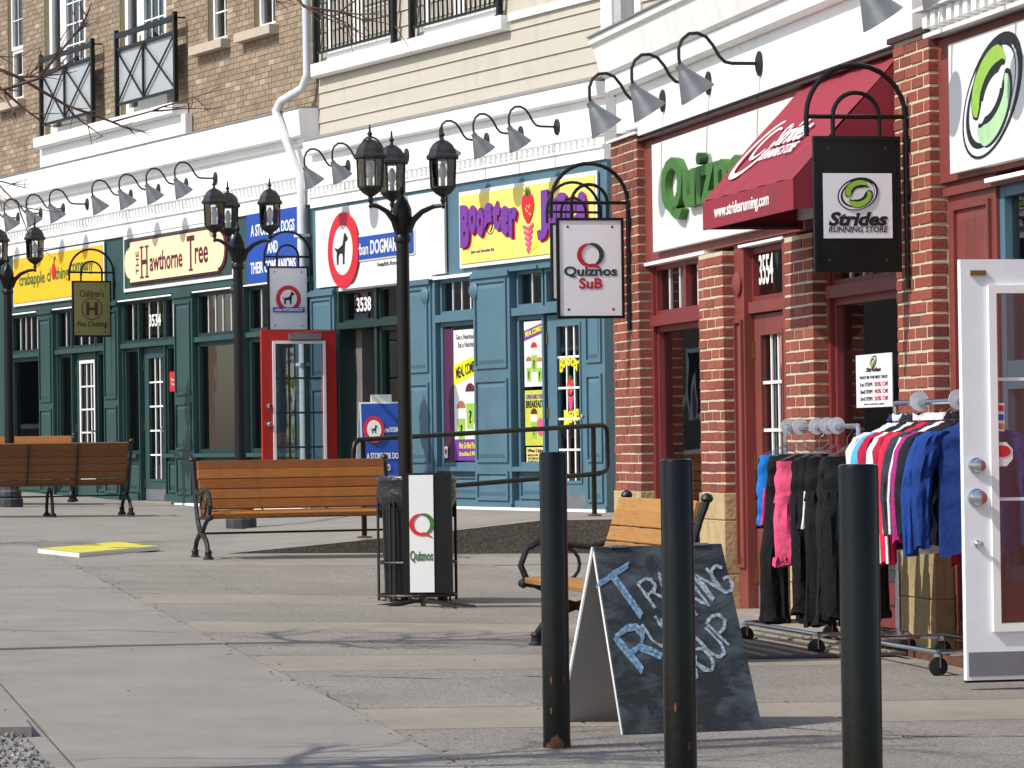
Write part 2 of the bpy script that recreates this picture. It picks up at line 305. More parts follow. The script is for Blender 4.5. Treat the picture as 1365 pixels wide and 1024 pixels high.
def slab(a0, a1, d0, d1, m, h=.012):
    g = .009; a0 += g; a1 -= g; d0 += g; d1 -= g; nx = max(2, int((a1-a0)/.5)); ny = max(2, int((d1-d0)/.5))
    t = grid(a0, a1, d0, d1, nx, ny, lambda a, d: (lambda p: (p.x, p.y, gz(p.x, p.y) + h))(WB.pt(a, d)))
    top = len(t.v); edge = [i for i in range(nx+1)] + [(j*(nx+1)+nx) for j in range(1, ny+1)] + [ny*(nx+1)+i for i in range(nx-1, -1, -1)] + [j*(nx+1) for j in range(ny-1, 0, -1)]
    t.v += [(t.v[i][0], t.v[i][1], t.v[i][2] - .03) for i in edge]; n = len(edge)
    t.f += [(edge[k], top+k, top+(k+1) % n, edge[(k+1) % n]) for k in range(n)]
    me = t.mesh('slab', m)
    return put('slab', me, pav)
for b0, b1, b2, b3 in ((-3.8, 14.7, .5, 4.1), (-9.2, 16, 4.1, 5.6), (-6.4, -3.8, .9, 4.1)): put('joint_bed', grid(b0+.02, b1-.02, b2+.02, b3, 40, 10, lambda a, d: (lambda p: (p.x, p.y, gz(p.x, p.y) + .003))(WB.pt(a, d))).mesh('joint_bed', mat('joint_dirt', '#4d463c', .95)), pav)
lights = [(.4, 1.55), (3.5, 4.6), (6.7, 7.85), (10.15, 11.2), (13.6, 14.7)]; prev = -3.8
for a, b in lights:
    for d0, d1 in ((.5, 2.0), (2.0, 3.2), (3.2, 4.1)):
        slab(prev, a, d0, d1, agg); slab(a, b, d0, d1, conc2)
    prev = b
for d0, d1 in ((.9, 2.6), (2.6, 4.1)): slab(-6.4, -3.8, d0, d1, conc)
for a in (-9.2, -6.3, -3.4, -.5, 2.5, 6.0, 12.6): slab(a, {-9.2: -6.3, -6.3: -3.4, -3.4: -.5, -.5: 2.5, 2.5: 6.0, 6.0: 12.6, 12.6: 16}[a], 4.1, 5.6, conc)
for k_, (pts) in enumerate((((.38, 3.9), (.1, 3.5), (-.5, 3.1), (-1.0, 2.5), (-1.6, 2.2), (-2.4, 1.6)), ((8.2, 3.9), (8.5, 3.3), (8.4, 2.9), (8.9, 2.3)), ((11.4, 2.4), (11.9, 2.0), (12.0, 1.5), (12.6, 1.1)), ((4.2, 5.5), (4.5, 5.0), (4.4, 4.6), (4.8, 4.15)))):
    v = []; P = []
    for a, b in zip(pts, pts[1:]):
        for t in range(5): P.append((a[0]+(b[0]-a[0])*t/5 + random.uniform(-.03, .03), a[1]+(b[1]-a[1])*t/5 + random.uniform(-.03, .03)))
    for i_, (a, d) in enumerate(P): w_ = random.uniform(.003, .009); p = WB.pt(a - w_, d - w_); q = WB.pt(a + w_, d + w_); v += [(p.x, p.y, gz(p.x, p.y) + .0145), (q.x, q.y, gz(q.x, q.y) + .0145)]
    put('crack', MB().add(v, [(2*i_, 2*i_+1, 2*i_+3, 2*i_+2) for i_ in range(len(P)-1)]).mesh('crack', mat('joint_dirt', '#4d463c', .95)), pav)
# gravel bed and kerb at the lower left
m = MB(); ring = [(.5, 0), (1, .55), (.55, 1)]
for _ in range(5200):
    a, d = random.uniform(8.2, 15), random.uniform(5.68, 7.3); p = WB.pt(a, d); r = random.uniform(.008, .02); z = gz(p.x, p.y) + random.uniform(-.002, .012); t = random.uniform(0, 6)
    v = [(p.x + r*math.cos(t+k*1.57)*random.uniform(.6, 1.2), p.y + r*math.sin(t+k*1.57)*random.uniform(.6, 1.2), z + r*random.uniform(-.2, .3)) for k in range(4)]
    m.add(v + [(p.x, p.y, z + r*.9), (p.x, p.y, z - r)], [(0,1,4),(1,2,4),(2,3,4),(3,0,4),(1,0,5),(2,1,5),(3,2,5),(0,3,5)])
tag(m.build('gravel', gravelm), 'grey gravel filling the planting strip beside the pavement', 'gravel', kind='stuff')
m = MB(); q = [WB.pt(10.35, 5.66), WB.pt(11.15, 5.66), WB.pt(11.15, 7.2), WB.pt(10.35, 7.2)]
m.add([(p.x, p.y, gz(p.x, p.y) - .05) for p in q] + [(p.x, p.y, gz(p.x, p.y) + .045) for p in q], [(0,1,2,3),(7,6,5,4),(0,4,5,1),(1,5,6,2),(2,6,7,3),(3,7,4,0)])
put('kerb_slab', m.mesh('kerb_slab', conc), pav)
m = MB()
for _ in range(260):
    a = random.uniform(-8, 13); d = 4.1 + random.gauss(0, .05) if random.random() < .6 else random.uniform(.6, 5.5); p = WB.pt(a, d); z = gz(p.x, p.y) + .014; r = random.uniform(.006, .02); t = random.uniform(0, 6)
    m.add([(p.x + r*math.cos(t), p.y + r*math.sin(t), z), (p.x + r*.5*math.cos(t+1.6), p.y + r*.5*math.sin(t+1.6), z+.004), (p.x - r*math.cos(t), p.y - r*math.sin(t), z+.002), (p.x + r*.5*math.cos(t-1.6), p.y + r*.5*math.sin(t-1.6), z)], [(0, 1, 2, 3)])
tag(m.build('leaf_litter', mat('litter', '#4a3624', .9, rnd=['#3c2c20', '#5a3c28', '#6b5a3c', '#8a7a60'], island=True)), 'scattered dry leaf crumbs in the paving joints', 'litter', kind='stuff')
# raised walkway and ramp in front of the blue shops
A, B_ = Vector((-2.74, 32.57)), Vector((1.9, 33.5)); C_, D_ = WE.pt(1.2, -.05), WE.pt(-9.5, -.05)
def walk(i, j):
    lo = A.lerp(B_, i); hi = Vector((D_.x, D_.y)).lerp(Vector((C_.x, C_.y)), i); p = lo.lerp(hi, j); k = min(1, max(i / .64, i / .2 * max(0, j * 1.6 - .6)))
    return (p.x, p.y, (gz(p.x, p.y) + .006) * (1 - k) + k * -.725)
m = grid(0, 1, 0, 1, 14, 10, walk); tag(m.build('raised_walkway', conc), kind='structure')
m = MB(); v = []; f = []
for i in range(15):
    x, y, z = walk(i / 14, 0); v += [(x, y, z - .004), (x, y, gz(x, y) - .1)]
for i in range(14): f.append((2*i, 2*i+1, 2*i+3, 2*i+2))
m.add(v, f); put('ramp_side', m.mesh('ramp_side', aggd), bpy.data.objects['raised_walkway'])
# trench drain grate and rusted edging along the brick shops
m = MB(); k = 0
dr = thing('drain_mat', 'ribbed grey entrance mat on the paving before the maroon door', 'mat', WB.pt(6.2, .95, gz(*WB.pt(6.2, .95).xy) + .012), WB.rz)
MB().box(-1.5, 1.15, -.52, .5, -.004, .012).build('mat_base', mat('mat_grey', '#4f4a45', .9), dr)
for i in range(7): MB().box(-1.5, 1.15, -.5 + i*.15, -.47 + i*.15, .012, .022).build('rib', conc2, dr)
p = WB.pt(6.4, .36); ed = MB().box(-2.6, 3, -.02, .02, -.03, .03).build('steel_edging', rust, None, (p.x, p.y, gz(p.x, p.y)))
ed.rotation_euler.z = WB.rz; tag(ed, 'rusty steel edging strip in the paving along the brick piers', 'edging')

# ---------------------------------------------------------------- shopfront pieces
def rects(m, s0, s1, z0, z1, d0, d1, holes):
    ss = sorted({s0, s1} | {h[0] for h in holes} | {h[1] for h in holes}); zs = sorted({z0, z1} | {h[2] for h in holes} | {h[3] for h in holes})
    ss = [x for x in ss if s0 <= x <= s1]; zs = [z for z in zs if z0 <= z <= z1]
    for a, b in zip(ss, ss[1:]):
        run = None
        for c, d in zip(zs, zs[1:]):
            mx, mz = (a+b)/2, (c+d)/2; hole = any(h[0] < mx < h[1] and h[2] < mz < h[3] for h in holes)
            if hole:
                if run: m.D(a, b, d0, d1, run[0], run[1]); run = None
            else: run = (run[0], d) if run else (c, d)
        if run: m.D(a, b, d0, d1, run[0], run[1])
    return m
def window(b, s0, s1, z0, z1, dep, fm, fwid=.05, vs=(), hs=(), mm=white, gm=None, thick=.07, name='window', mw=.014):
    o = MB(); o.D(s0, s0+fwid, dep-thick, dep, z0, z1).D(s1-fwid, s1, dep-thick, dep, z0, z1).D(s0+fwid, s1-fwid, dep-thick, dep-.002, z0, z0+fwid).D(s0+fwid, s1-fwid, dep-thick, dep-.002, z1-fwid, z1)
    wobj = o.build(name, fm, b); wobj['zb'] = 0
    MB().D(s0+fwid-.004, s1-fwid+.004, dep-thick*.7, dep-thick*.62, z0+fwid-.004, z1-fwid+.004).build('pane', gm or glass, wobj)
    for t in vs: x = s0 + (s1-s0)*t; MB().D(x-mw/2, x+mw/2, dep-thick*.6, dep-thick*.6+.012, z0+fwid, z1-fwid).build('muntin', mm, wobj)
    for t in hs: z = z0 + (z1-z0)*t; MB().D(s0+fwid, s1-fwid, dep-thick*.6+.013, dep-thick*.6+.02, z-mw/2, z+mw/2).build('muntin', mm, wobj)
    return wobj
def panel(b, s0, s1, z0, z1, dep, m, mw=.03):
    """raised-and-fielded wood panel: moulding frame and field"""
    o = MB().D(s0, s0+mw, dep, dep+.022, z0, z1).D(s1-mw, s1, dep, dep+.022, z0, z1).D(s0+mw, s1-mw, dep, dep+.022, z0, z0+mw).D(s0+mw, s1-mw, dep, dep+.022, z1-mw, z1)
    i = mw + .02; o.add([(s0+i, -dep-.001, z0+i), (s1-i, -dep-.001, z0+i), (s1-i, -dep-.001, z1-i), (s0+i, -dep-.001, z1-i), (s0+i+.04, -dep-.016, z0+i+.04), (s1-i-.04, -dep-.016, z0+i+.04), (s1-i-.04, -dep-.016, z1-i-.04), (s0+i+.04, -dep-.016, z1-i-.04)],
        [(4,5,6,7), (0,1,5,4), (1,2,6,5), (2,3,7,6), (3,0,4,7)])
    return o.build('panel', m, b)
def door(b, s0, s1, z0, z1, dep, m, g, vs=(.33, .67), hs=(.2, .4, .6, .8), gm=white, mm=white, name='door', kick=True, knob=.9, gf=.025, label=None):
    o = rects(MB(), s0, s1, z0, z1, dep-.05, dep, [g]); d = o.build(name, m, b); d['zb'] = 0
    if label: d['label'] = label
    f = MB(); a, c, e, h = g; f.D(a-gf, a, dep-.005, dep+.014, e-gf, h+gf).D(c, c+gf, dep-.005, dep+.014, e-gf, h+gf).D(a, c, dep-.005, dep+.014, e-gf, e).D(a, c, dep-.005, dep+.014, h, h+gf); f.build('glazing_bead', gm, d)
    MB().D(a-.004, c+.004, dep-.03, dep-.024, e-.004, h+.004).build('pane', glass, d)
    for t in vs: x = a + (c-a)*t; MB().D(x-.011, x+.011, dep-.02, dep-.008, e, h).build('muntin', mm, d)
    for t in hs: z = e + (h-e)*t; MB().D(a, c, dep-.007, dep-.001, z-.011, z+.011).build('muntin', mm, d)
    if kick: MB().D(s0+.02, s1-.02, dep, dep+.004, z0+.02, z0+.17).build('kick_plate', grey, d)
    x = s0 + (s1-s0)*knob; z = z0 + 1.0
    MB().tube([(x, -dep, z), (x, -dep-.05, z), (x, -dep-.06, z-.02)], .014).lathe([(.028, 0), (.03, .02), (.012, .03)], 10, (x, -dep-.06, z), mtx=Matrix.Rotation(R(90), 3, 'X')).build('handle', chrome, d, smooth=True)
    for z in (z0+.25, z0+1.05, z1-.25): MB().D(s0-.01 if knob > .5 else s1-.01, s0+.02 if knob > .5 else s1+.02, dep, dep+.012, z-.06, z+.06).build('hinge', brass, d)
    return d
def interior(b, s0, s1, z0, z1, back, m, d0=-.2):
    o = MB(); o.D(s0, s1, back-.1, back, z0, z1).D(s0-.1, s0, back, d0, z0, z1).D(s1, s1+.1, back, d0, z0, z1).D(s0, s1, back, d0, z0-.1, z0).D(s0, s1, back, d0, z1, z1+.1); return o.build('interior', m, b)
def dentils(b, s0, s1, z0, z1, d, pitch, wd):
    m = MB(); n = int((s1-s0)/pitch)
    for i in range(n): a = s0 + i*pitch; m.D(a, a+wd, d, d+.04, z0, z1)
    return tag(m.build('dentil_course', white, b), kind='stuff')

# ================================================================ green shops with brown brick above
GB = building('green_shop_building', 'dark green shopfronts with white cornice under a brown brick upper floor', WE, -.76)
BASE = -.95
openings = [(-19.95, -19.22, 5.42, 7.6), (-18.2, -16.35, 4.72, 7.3), (-14.9, -13.05, 4.72, 7.3), (-11.48, -10.8, 5.42, 7.6), (-9.85, -9.13, 5.42, 7.6)]
rects(MB(), -27, -7.72, 4.0, 9, -.45, -.125, openings).build('upper_wall', tanm, GB)
m = MB(); z = 4.15; row = 0
while z < 7.35:
    a = -21.2 + (.1075 if row % 2 else 0)
    while a < -7.8:
        s1 = min(a + .205, -7.73)
        if not any(h[0] - .0 < s1 and a < h[1] and h[2] < z + .066 and z < h[3] for h in openings): m.D(a, s1, -.13, -.119 + random.uniform(0, .004), z, z + .066)
        else:
            for h in openings:
                if h[0] < s1 and a < h[1] and h[2] < z + .066 and z < h[3]:
                    if a < h[0] - .02: m.D(a, h[0], -.13, -.119, z, z + .066)
                    if s1 > h[1] + .02: m.D(h[1], s1, -.13, -.119, z, z + .066)
        a += .215
    z += .075; row += 1
tag(m.build('brickwork', tan, GB), kind='stuff')
for h in (openings[0], openings[3], openings[4]):
    window(GB, h[0], h[1], h[2], 6.2, -.2, white, .05, (.5,), (.5,), mw=.02); window(GB, h[0], h[1], 6.2, h[3], -.18, white, .05, (.33, .67), (.33, .67))
    MB().D(h[0]-.38, h[1]+.12, -.12, .02, h[2]-.15, h[2]-.03).build('window_sill', lime, GB, bevel=.006)
for h in openings[1:3]:
    d = window(GB, h[0], h[0]+.62, h[2], h[3], -.2, white, .12, name='balcony_window'); door(GB, h[0]+.62, h[1]-.08, h[2], h[3], -.2, white, (h[0]+.8, h[1]-.26, h[2]+.35, h[3]-.15), (.33, .67), (.15, .3, .45, .6, .75, .9), kick=False)
    MB().D(h[1]-.08, h[1], -.24, -.16, h[2], h[3]).build('jamb', white, GB)
interior(GB, -20.5, -8, 4.3, 7.8, -3, inner, -.45)
MB().ext([(-.1, 4.68), (.13, 4.68), (.13, 4.54), (.09, 4.52), (-.1, 4.52)], -18.05, -12.2).build('balcony_ledge', white, GB)
MB().D(-18.12, -12.05, -.1, .0, 4.25, 4.518).build('ledge_board', white, GB)
for a, b in ((-17.9, -15.55), (-14.6, -12.22)):
    r = MB().D(a, b, .03, .08, 5.8, 5.87).D(a+.05, b-.05, .04, .07, 5.62, 5.66).D(a+.05, b-.05, .04, .07, 4.84, 4.88).build('railing', black, GB); r['zb'] = 0
    for x in (a, b-.06): MB().D(x, x+.06, .028, .082, 4.66, 5.92).build('post', black, r); None
    c = a + (b-a)*.46; MB().D(c-.02, c+.02, .042, .068, 4.88, 5.62).build('baluster', black, r)
    for x0, x1 in ((a+.06, c), (c, b-.06)):
        MB().bar((x0, -.055, 4.88), (x1, -.055, 5.62), .018, .022).build('brace', black, r); MB().bar((x0, -.055, 5.62), (x1, -.055, 4.88), .018, .022).build('brace', black, r)
    MB().D(a+.06, b-.06, .018, .025, 4.86, 5.64).build('glass_panel', railglass, r)
    for x in (a+.02, b-.04): MB().bar((x, .1, 5.84), (x, -.05, 5.84), .02, .02).build('return_rail', black, r)
seams = [-27, -22, -17.9, -13.85, -9.95, -7.72]
for a, b in zip(seams, seams[1:]):
    MB().ext([(-.1, 4.2), (.17, 4.2), (.175, 4.15), (.15, 3.86), (.09, 3.84), (-.1, 3.84)], a+.004, b).build('cornice_board', white, GB)
    MB().ext([(-.1, 4.225), (.19, 4.205), (.19, 4.19), (-.1, 4.199)], a, b).build('flashing', flash, GB)
MB().ext([(-.1, 3.838), (.07, 3.838), (.06, 3.77), (.0, 3.75), (.0, 3.4), (-.1, 3.4)], -27, -7.72).build('frieze', white, GB)
MB().ext([(-.1, 3.398), (.06, 3.398), (.06, 3.365), (.03, 3.36), (.03, 3.22), (.06, 3.215), (.06, 3.18), (.035, 3.17), (.035, 3.0), (-.1, 3.0)], -27, -7.72).build('lower_frieze', white, GB)
dentils(GB, -21.2, -7.74, 3.245, 3.33, .03, .13, .06)
MB().D(-27, -7.72, -.2, 0, 2.12, 2.998).build('sign_band', green, GB)
MB().D(-27, -19.62, -.15, .02, BASE, 2.118).build('side_wall', green, GB)
def pil(b, s0, s1, m, z1=2.118, dep=.05, cuts=((-.62, -.1), (-.02, .62), (.72, 1.98))):
    o = MB().D(s0, s1, -.2, dep, BASE, z1).build('pilaster', m, b); o['zb'] = 0
    MB().D(s0-.015, s1+.015, dep, dep+.03, z1-.08, z1-.02).build('capital', m, o); MB().D(s0-.01, s1+.01, dep, dep+.02, BASE, -.66).build('plinth', m, o)
    if s1 - s0 > .3:
        for c0, c1 in cuts: panel(o, s0+.06, s1-.06, c0, c1, dep, m)
    return o
for a, b in ((-18.15, -17.5), (-15.28, -14.66), (-12.45, -11.76), (-10.26, -9.92), (-8.3, -7.72)): pil(GB, a, b, green)
def bulk(b, s0, s1, z1, m, n, boards=True):
    o = MB().D(s0, s1, -.18, -.04, BASE, z1).build('bulkhead', m, b); o['zb'] = 0
    MB().D(s0-.01, s1+.01, -.04, .05, z1, z1+.05).build('sill', m, o); MB().D(s0, s1, -.04, .02, BASE, -.62).build('skirting', m, o)
    if boards:
        for i in range(n): x = s0 + (s1-s0)*(i+.04)/n; MB().D(x, s0+(s1-s0)*(i+.96)/n, -.04, -.022, -.6, z1-.03).build('board', m, o)
    else:
        for i in range(n): panel(o, s0+(s1-s0)*i/n+.05, s0+(s1-s0)*(i+1)/n-.05, -.6, z1-.05, -.04, m)
for a, b, n in ((-19.62, -18.15, 8), (-11.76, -10.26, 8), (-9.92, -8.3, 8)):
    bulk(GB, a, b, -.12, green, n); window(GB, a+.02, b-.02, -.07, 1.42, -.02, dgreen, .06); MB().D(a, b, -.14, .03, 1.42, 1.485).build('transom_rail', green, GB)
    window(GB, a+.02, b-.02, 1.485, 2.08, -.02, dgreen, .05, (.22, .4, .58, .78)); MB().D(a, b, -.02, .055, 2.08, 2.1).build('drip_strip', white, GB)
for a, b, dm, wf in ((-17.5, -15.28, green, True), (-14.66, -12.45, green, False)):
    x0, x1 = a + .68, b - .55
    for c, d in ((a, x0), (x1, b)):
        bulk(GB, c+.03, d-.03, -.12, green, 1, False); window(GB, c+.03, d-.03, -.07, 1.42, -.04, dgreen, .05)
        MB().D(c, c+.03, -.14, -.01, BASE, 2.08).build('mullion', green, GB); MB().D(d-.03, d, -.14, -.01, BASE, 2.08).build('mullion', green, GB)
    door(GB, x0+.02, x1-.02, -.73, 1.41, -.08, dm, (x0+.22, x1-.2, -.42, 1.26), (.36, .7), (.2, .4, .6, .8), gm=white if wf else green, gf=.045 if wf else .03, kick=not wf)
    MB().D(a, b, -.13, .02, 1.42, 1.485).build('transom_rail', green, GB)
    for c, d, vs in ((a+.03, x0-.03, (.5,)), (x0-.03, x1+.03, (.33, .66)), (x1+.03, b-.03, (.5,))): window(GB, c, d, 1.485, 2.08, -.02, dgreen, .045, vs)
    MB().D(a, b, -.02, .055, 2.08, 2.1).build('drip_strip', white, GB); MB().D(a, b, -.1, .12, BASE, -.72).build('threshold', conc2, GB)
for a, b in ((-19.62, -17.5), (-15.28, -14.66), (-12.45, -7.75)): MB().D(a, b, .05, .075, BASE, -.735).build('base_strip', white, GB)
interior(GB, -20.4, -7.8, -.8, 2.4, -4.5, inner)
text(GB, '3534', -13.42, 1.78, .045, .46, .17, white, bold=.02)
# downpipe in the corner between green and blue
dp = MB(); P = [(-7.78, -.02, 9), (-7.78, -.02, 4.62), (-7.85, -.06, 4.45), (-8.2, -.2, 4.32), (-8.28, -.24, 4.2), (-8.22, -.24, 4.1), (-7.86, -.1, 3.35), (-7.84, -.1, 3.2), (-7.84, -.1, -.8)]
dp.tube(P, .055, 10); dpo = dp.build('downpipe', pipe, GB, smooth=True); dpo['zb'] = 0
for i, z in ((7, 2.6), (7, 1.0)): MB().D(-7.92, -7.76, .02, .17, z, z+.04).build('pipe_strap', pipe, dpo)

# ================================================================ blue shops with cream siding above
SB = building('blue_shop_building', 'blue panelled shopfronts with white cornice under cream clapboard siding', WE, -.74)
MB().D(-7.72, .08, -.9, -.12, 3.0, 9).build('upper_wall', cream, SB)
MB().D(.08, 9, -1.2, -.3, BASE, 9).build('return_wall', cream, SB)
for k in range(16):
    z = 3.82 + k*.185
    MB().ext([(-.12, z), (-.088, z), (-.092, z+.012), (-.108, z+.19), (-.12, z+.19)], -7.7, -.14).build('siding_board', cream, SB)
    if z > 3.9: MB().ext([(-.3, z), (-.262, z), (-.266, z+.012), (-.288, z+.19), (-.3, z+.19)], .4, 7.5).build('siding_board', cream, SB)
MB().D(-.14, .1, -.2, -.07, 3.8, 9).build('corner_board', white, SB); MB().D(.26, .4, -.3, -.25, 3.8, 9).build('corner_board', white, SB)
MB().D(.085, .25, -.3, -.1, 3.8, 9).build('corner_recess', mat('shade_grey_board', '#a9abad', .5), SB)  # grey colour stands for the shade on the white trim's return face
MB().D(-2.32, -.14, -.1, -.06, 4.66, 4.74).build('band_board', white, SB)
MB().ext([(-.1, 4.73), (.02, 4.73), (.02, 4.58), (0, 4.56), (-.1, 4.56)], -7.68, -2.33).build('balcony_ledge', white, SB)
for a, b in ((-7.62, -5.22), (-4.78, -2.4)):
    r = MB().D(a, b, -.04, .01, 5.68, 5.73).D(a, b, -.03, .0, 4.84, 4.87).build('railing', black, SB); r['zb'] = 0
    for x in (a, b-.06): MB().D(x, x+.06, -.045, .015, 4.73, 5.75).build('post', black, r); MB().D(x-.03, x+.09, -.06, .02, 4.73, 4.742).build('foot_plate', black, r)
    None
    n = 19
    for i in range(1, n): x = a+.03 + (b-a-.06)*i/n; MB().D(x-.009, x+.009, -.024, -.006, 4.87, 5.68).build('baluster', black, r)
    window(SB, a+.25, a+1.2, 4.74, 6.8, -.07, white, .13, (.33, .66), (.25, .5, .75)); window(SB, a+1.2, b-.1, 4.74, 6.8, -.07, white, .13, (.33, .66), (.25, .5, .75))
MB().ext([(-.1, 3.86), (-.09, 3.86), (.12, 3.785), (.12, 3.765), (-.1, 3.8)], -7.72, .06).build('flashing', flash, SB)
seams = [-7.72, -4.9, -2.2, .08]
for a, b in zip(seams, seams[1:]): MB().ext([(-.1, 3.762), (.12, 3.762), (.12, 3.73), (.1, 3.615), (.06, 3.6), (-.1, 3.6)], a+.003, b).build('cornice_board', white, SB)
MB().ext([(-.2, 3.598), (0, 3.598), (0, 3.24), (-.2, 3.24)], -7.72, .08).build('frieze', white, SB)
MB().ext([(-.2, 3.238), (.05, 3.238), (.05, 3.205), (.025, 3.2), (.025, 3.11), (.05, 3.105), (.05, 3.075), (.03, 3.07), (.03, 2.95), (-.2, 2.95)], -7.72, .08).build('lower_frieze', white, SB)
dentils(SB, -7.7, .06, 3.112, 3.185, .025, .13, .06)
MB().D(-7.72, .08, -.25, 0, 1.93, 2.948).build('sign_band', blue, SB)
cutsb = ((-.62, -.3), (-.2, .72), (.84, 1.82))
for a, b in ((-7.72, -6.98), (-4.96, -4.2), (-3.07, -2.15), (-.4, .07)): pil(SB, a, b, blue, 1.928, .05, cutsb)
MB().D(-4.2, -4.12, -.2, .03, BASE, 1.928).build('stile', blue, SB)
for x in (-4.32, -3.02):
    MB().lathe([(.1, 0), (.1, .02), (.06, .05)], 14, (x, -.05, 1.72), mtx=Matrix.Rotation(R(90), 3, 'X')).build('rosette', blue, SB, smooth=True)
for a, b, k in ((-4.12, -3.07, (.27, .5, .73)), (-2.15, -1.47, (.5,))):
    bulk(SB, a, b, -.3, blue, 1, False); window(SB, a+.02, b-.02, -.25, 1.4, -.03, blue, .05); MB().D(a, b, -.15, .03, 1.4, 1.485).build('transom_rail', blue, SB)
    window(SB, a+.02, b-.02, 1.485, 1.89, -.03, blue, .04, k); MB().D(a, b, -.02, .06, 1.89, 1.925).build('drip_strip', white if k[0] < .4 else blue, SB)
door(SB, -1.44, -.42, -.72, 1.38, -.05, blue, (-1.2, -.68, -.4, 1.25), (.36, .7), (.2, .4, .6, .8), gm=blue, gf=.03, label='blue glazed shop door with yellow lettering on the glass')
MB().D(-1.47, -.4, -.15, .03, 1.4, 1.485).build('transom_rail', blue, SB); window(SB, -1.45, -.42, 1.485, 1.89, -.03, blue, .04, (.3, .6)); MB().D(-1.47, -.4, -.15, .04, 1.89, 1.925).build('drip_strip', blue, SB)
MB().D(-.42, -.4, -.15, 0, BASE, 1.4).build('jamb', blue, SB)
MB().D(-4.96, .08, .05, .075, BASE, -.695).build('base_strip', white, SB)
# open doorway of the dog shop, dark green frame
MB().D(-6.98, -6.9, -.2, .02, BASE, 1.93).build('jamb', dgreen, SB); MB().D(-5.9, -5.83, -.2, 0, BASE, 1.93).build('mullion', dgreen, SB); MB().D(-5.02, -4.96, -.2, 0, BASE, 1.93).build('jamb', dgreen, SB)
MB().D(-6.98, -4.96, -.2, .03, 1.42, 1.5).build('transom_rail', dgreen, SB); MB().D(-6.98, -4.96, -.2, .02, 1.885, 1.93).build('drip_strip', white, SB)
for a, b in ((-6.9, -5.9), (-5.83, -5.02)): window(SB, a, b, 1.5, 1.885, -.04, dgreen, .03)
window(SB, -5.83, -5.02, -.3, 1.42, -.04, dgreen, .05); bulk(SB, -5.83, -5.02, -.34, dgreen, 1, False)
MB().D(-6.9, -6.72, -1.0, -.2, -.75, 1.42).build('lobby_side', mat('grey_jamb', '#6a6664', .7), SB)
text(SB, '3538', -6.2, 1.7, .005, .42, .17, white, bold=.02)
interior(SB, -7.6, 0, -.8, 2.2, -4.5, innerd)
def roundrect(x0, x1, z0, z1, r, n=6):
    o = []
    for cx, cz, a in ((x1-r, z1-r, 0), (x0+r, z1-r, 90), (x0+r, z0+r, 180), (x1-r, z0+r, 270)): o += arc(cx, cz, r, r, a, a+90, n)
    return o
# red door standing open, square to the wall
rd = rects(MB(), 0, .94, 0, 2.12, -.025, .025, [(.17, .77, .28, 1.95)]).build('open_door', redd, SB, None); rd['zb'] = 0; rd['label'] = 'open red door with long glass pane'
hp = (-6.93, -.06, -.70 + .74); rd.location = hp; rd.rotation_euler.z = R(-96)
f = MB(); a, c, e, h = .17, .77, .28, 1.95; g = .035
f.D(a-g, a, .02, .04, e-g, h+g).D(c, c+g, .02, .04, e-g, h+g).D(a, c, .02, .04, e-g, e).D(a, c, .02, .04, h, h+g).D(a-g, a, -.04, -.02, e-g, h+g).D(c, c+g, -.04, -.02, e-g, h+g).D(a, c, -.04, -.02, e-g, e).D(a, c, -.04, -.02, h, h+g); f.build('glazing_bead', white, rd)
MB().D(a, c, -.003, .003, e, h).build('pane', glass, rd)
for t in (.25, .5, .75): z = e+(h-e)*t; MB().D(a, c, -.012, .012, z-.012, z+.012).build('muntin', dgreen, rd)
for t in (.36, .7): x = a+(c-a)*t; MB().D(x-.011, x+.011, -.014, .014, e, h).build('muntin', dgreen, rd)
for sgn in (1, -1):
    MB().lathe([(.035, 0), (.03, .02), (.012, .03), (.014, .05), (.03, .07), (.02, .09)], 12, (.86, -sgn*.025, .98), mtx=Matrix.Rotation(R(90*sgn), 3, 'X')).build('handle', chrome, rd, smooth=True)
    MB().lathe([(.03, 0), (.03, .02), (.01, .03)], 12, (.86, -sgn*.025, 1.2), mtx=Matrix.Rotation(R(90*sgn), 3, 'X')).build('lock', chrome, rd, smooth=True)
    MB().D(.2, .6, sgn*.028, sgn*.085, 2.0, 2.07).build('door_closer', grey, rd)
    MB().bar((.55, -sgn*.06, 2.08), (.05, -sgn*.06, 2.11), .02, .012).build('closer_arm', grey, rd)

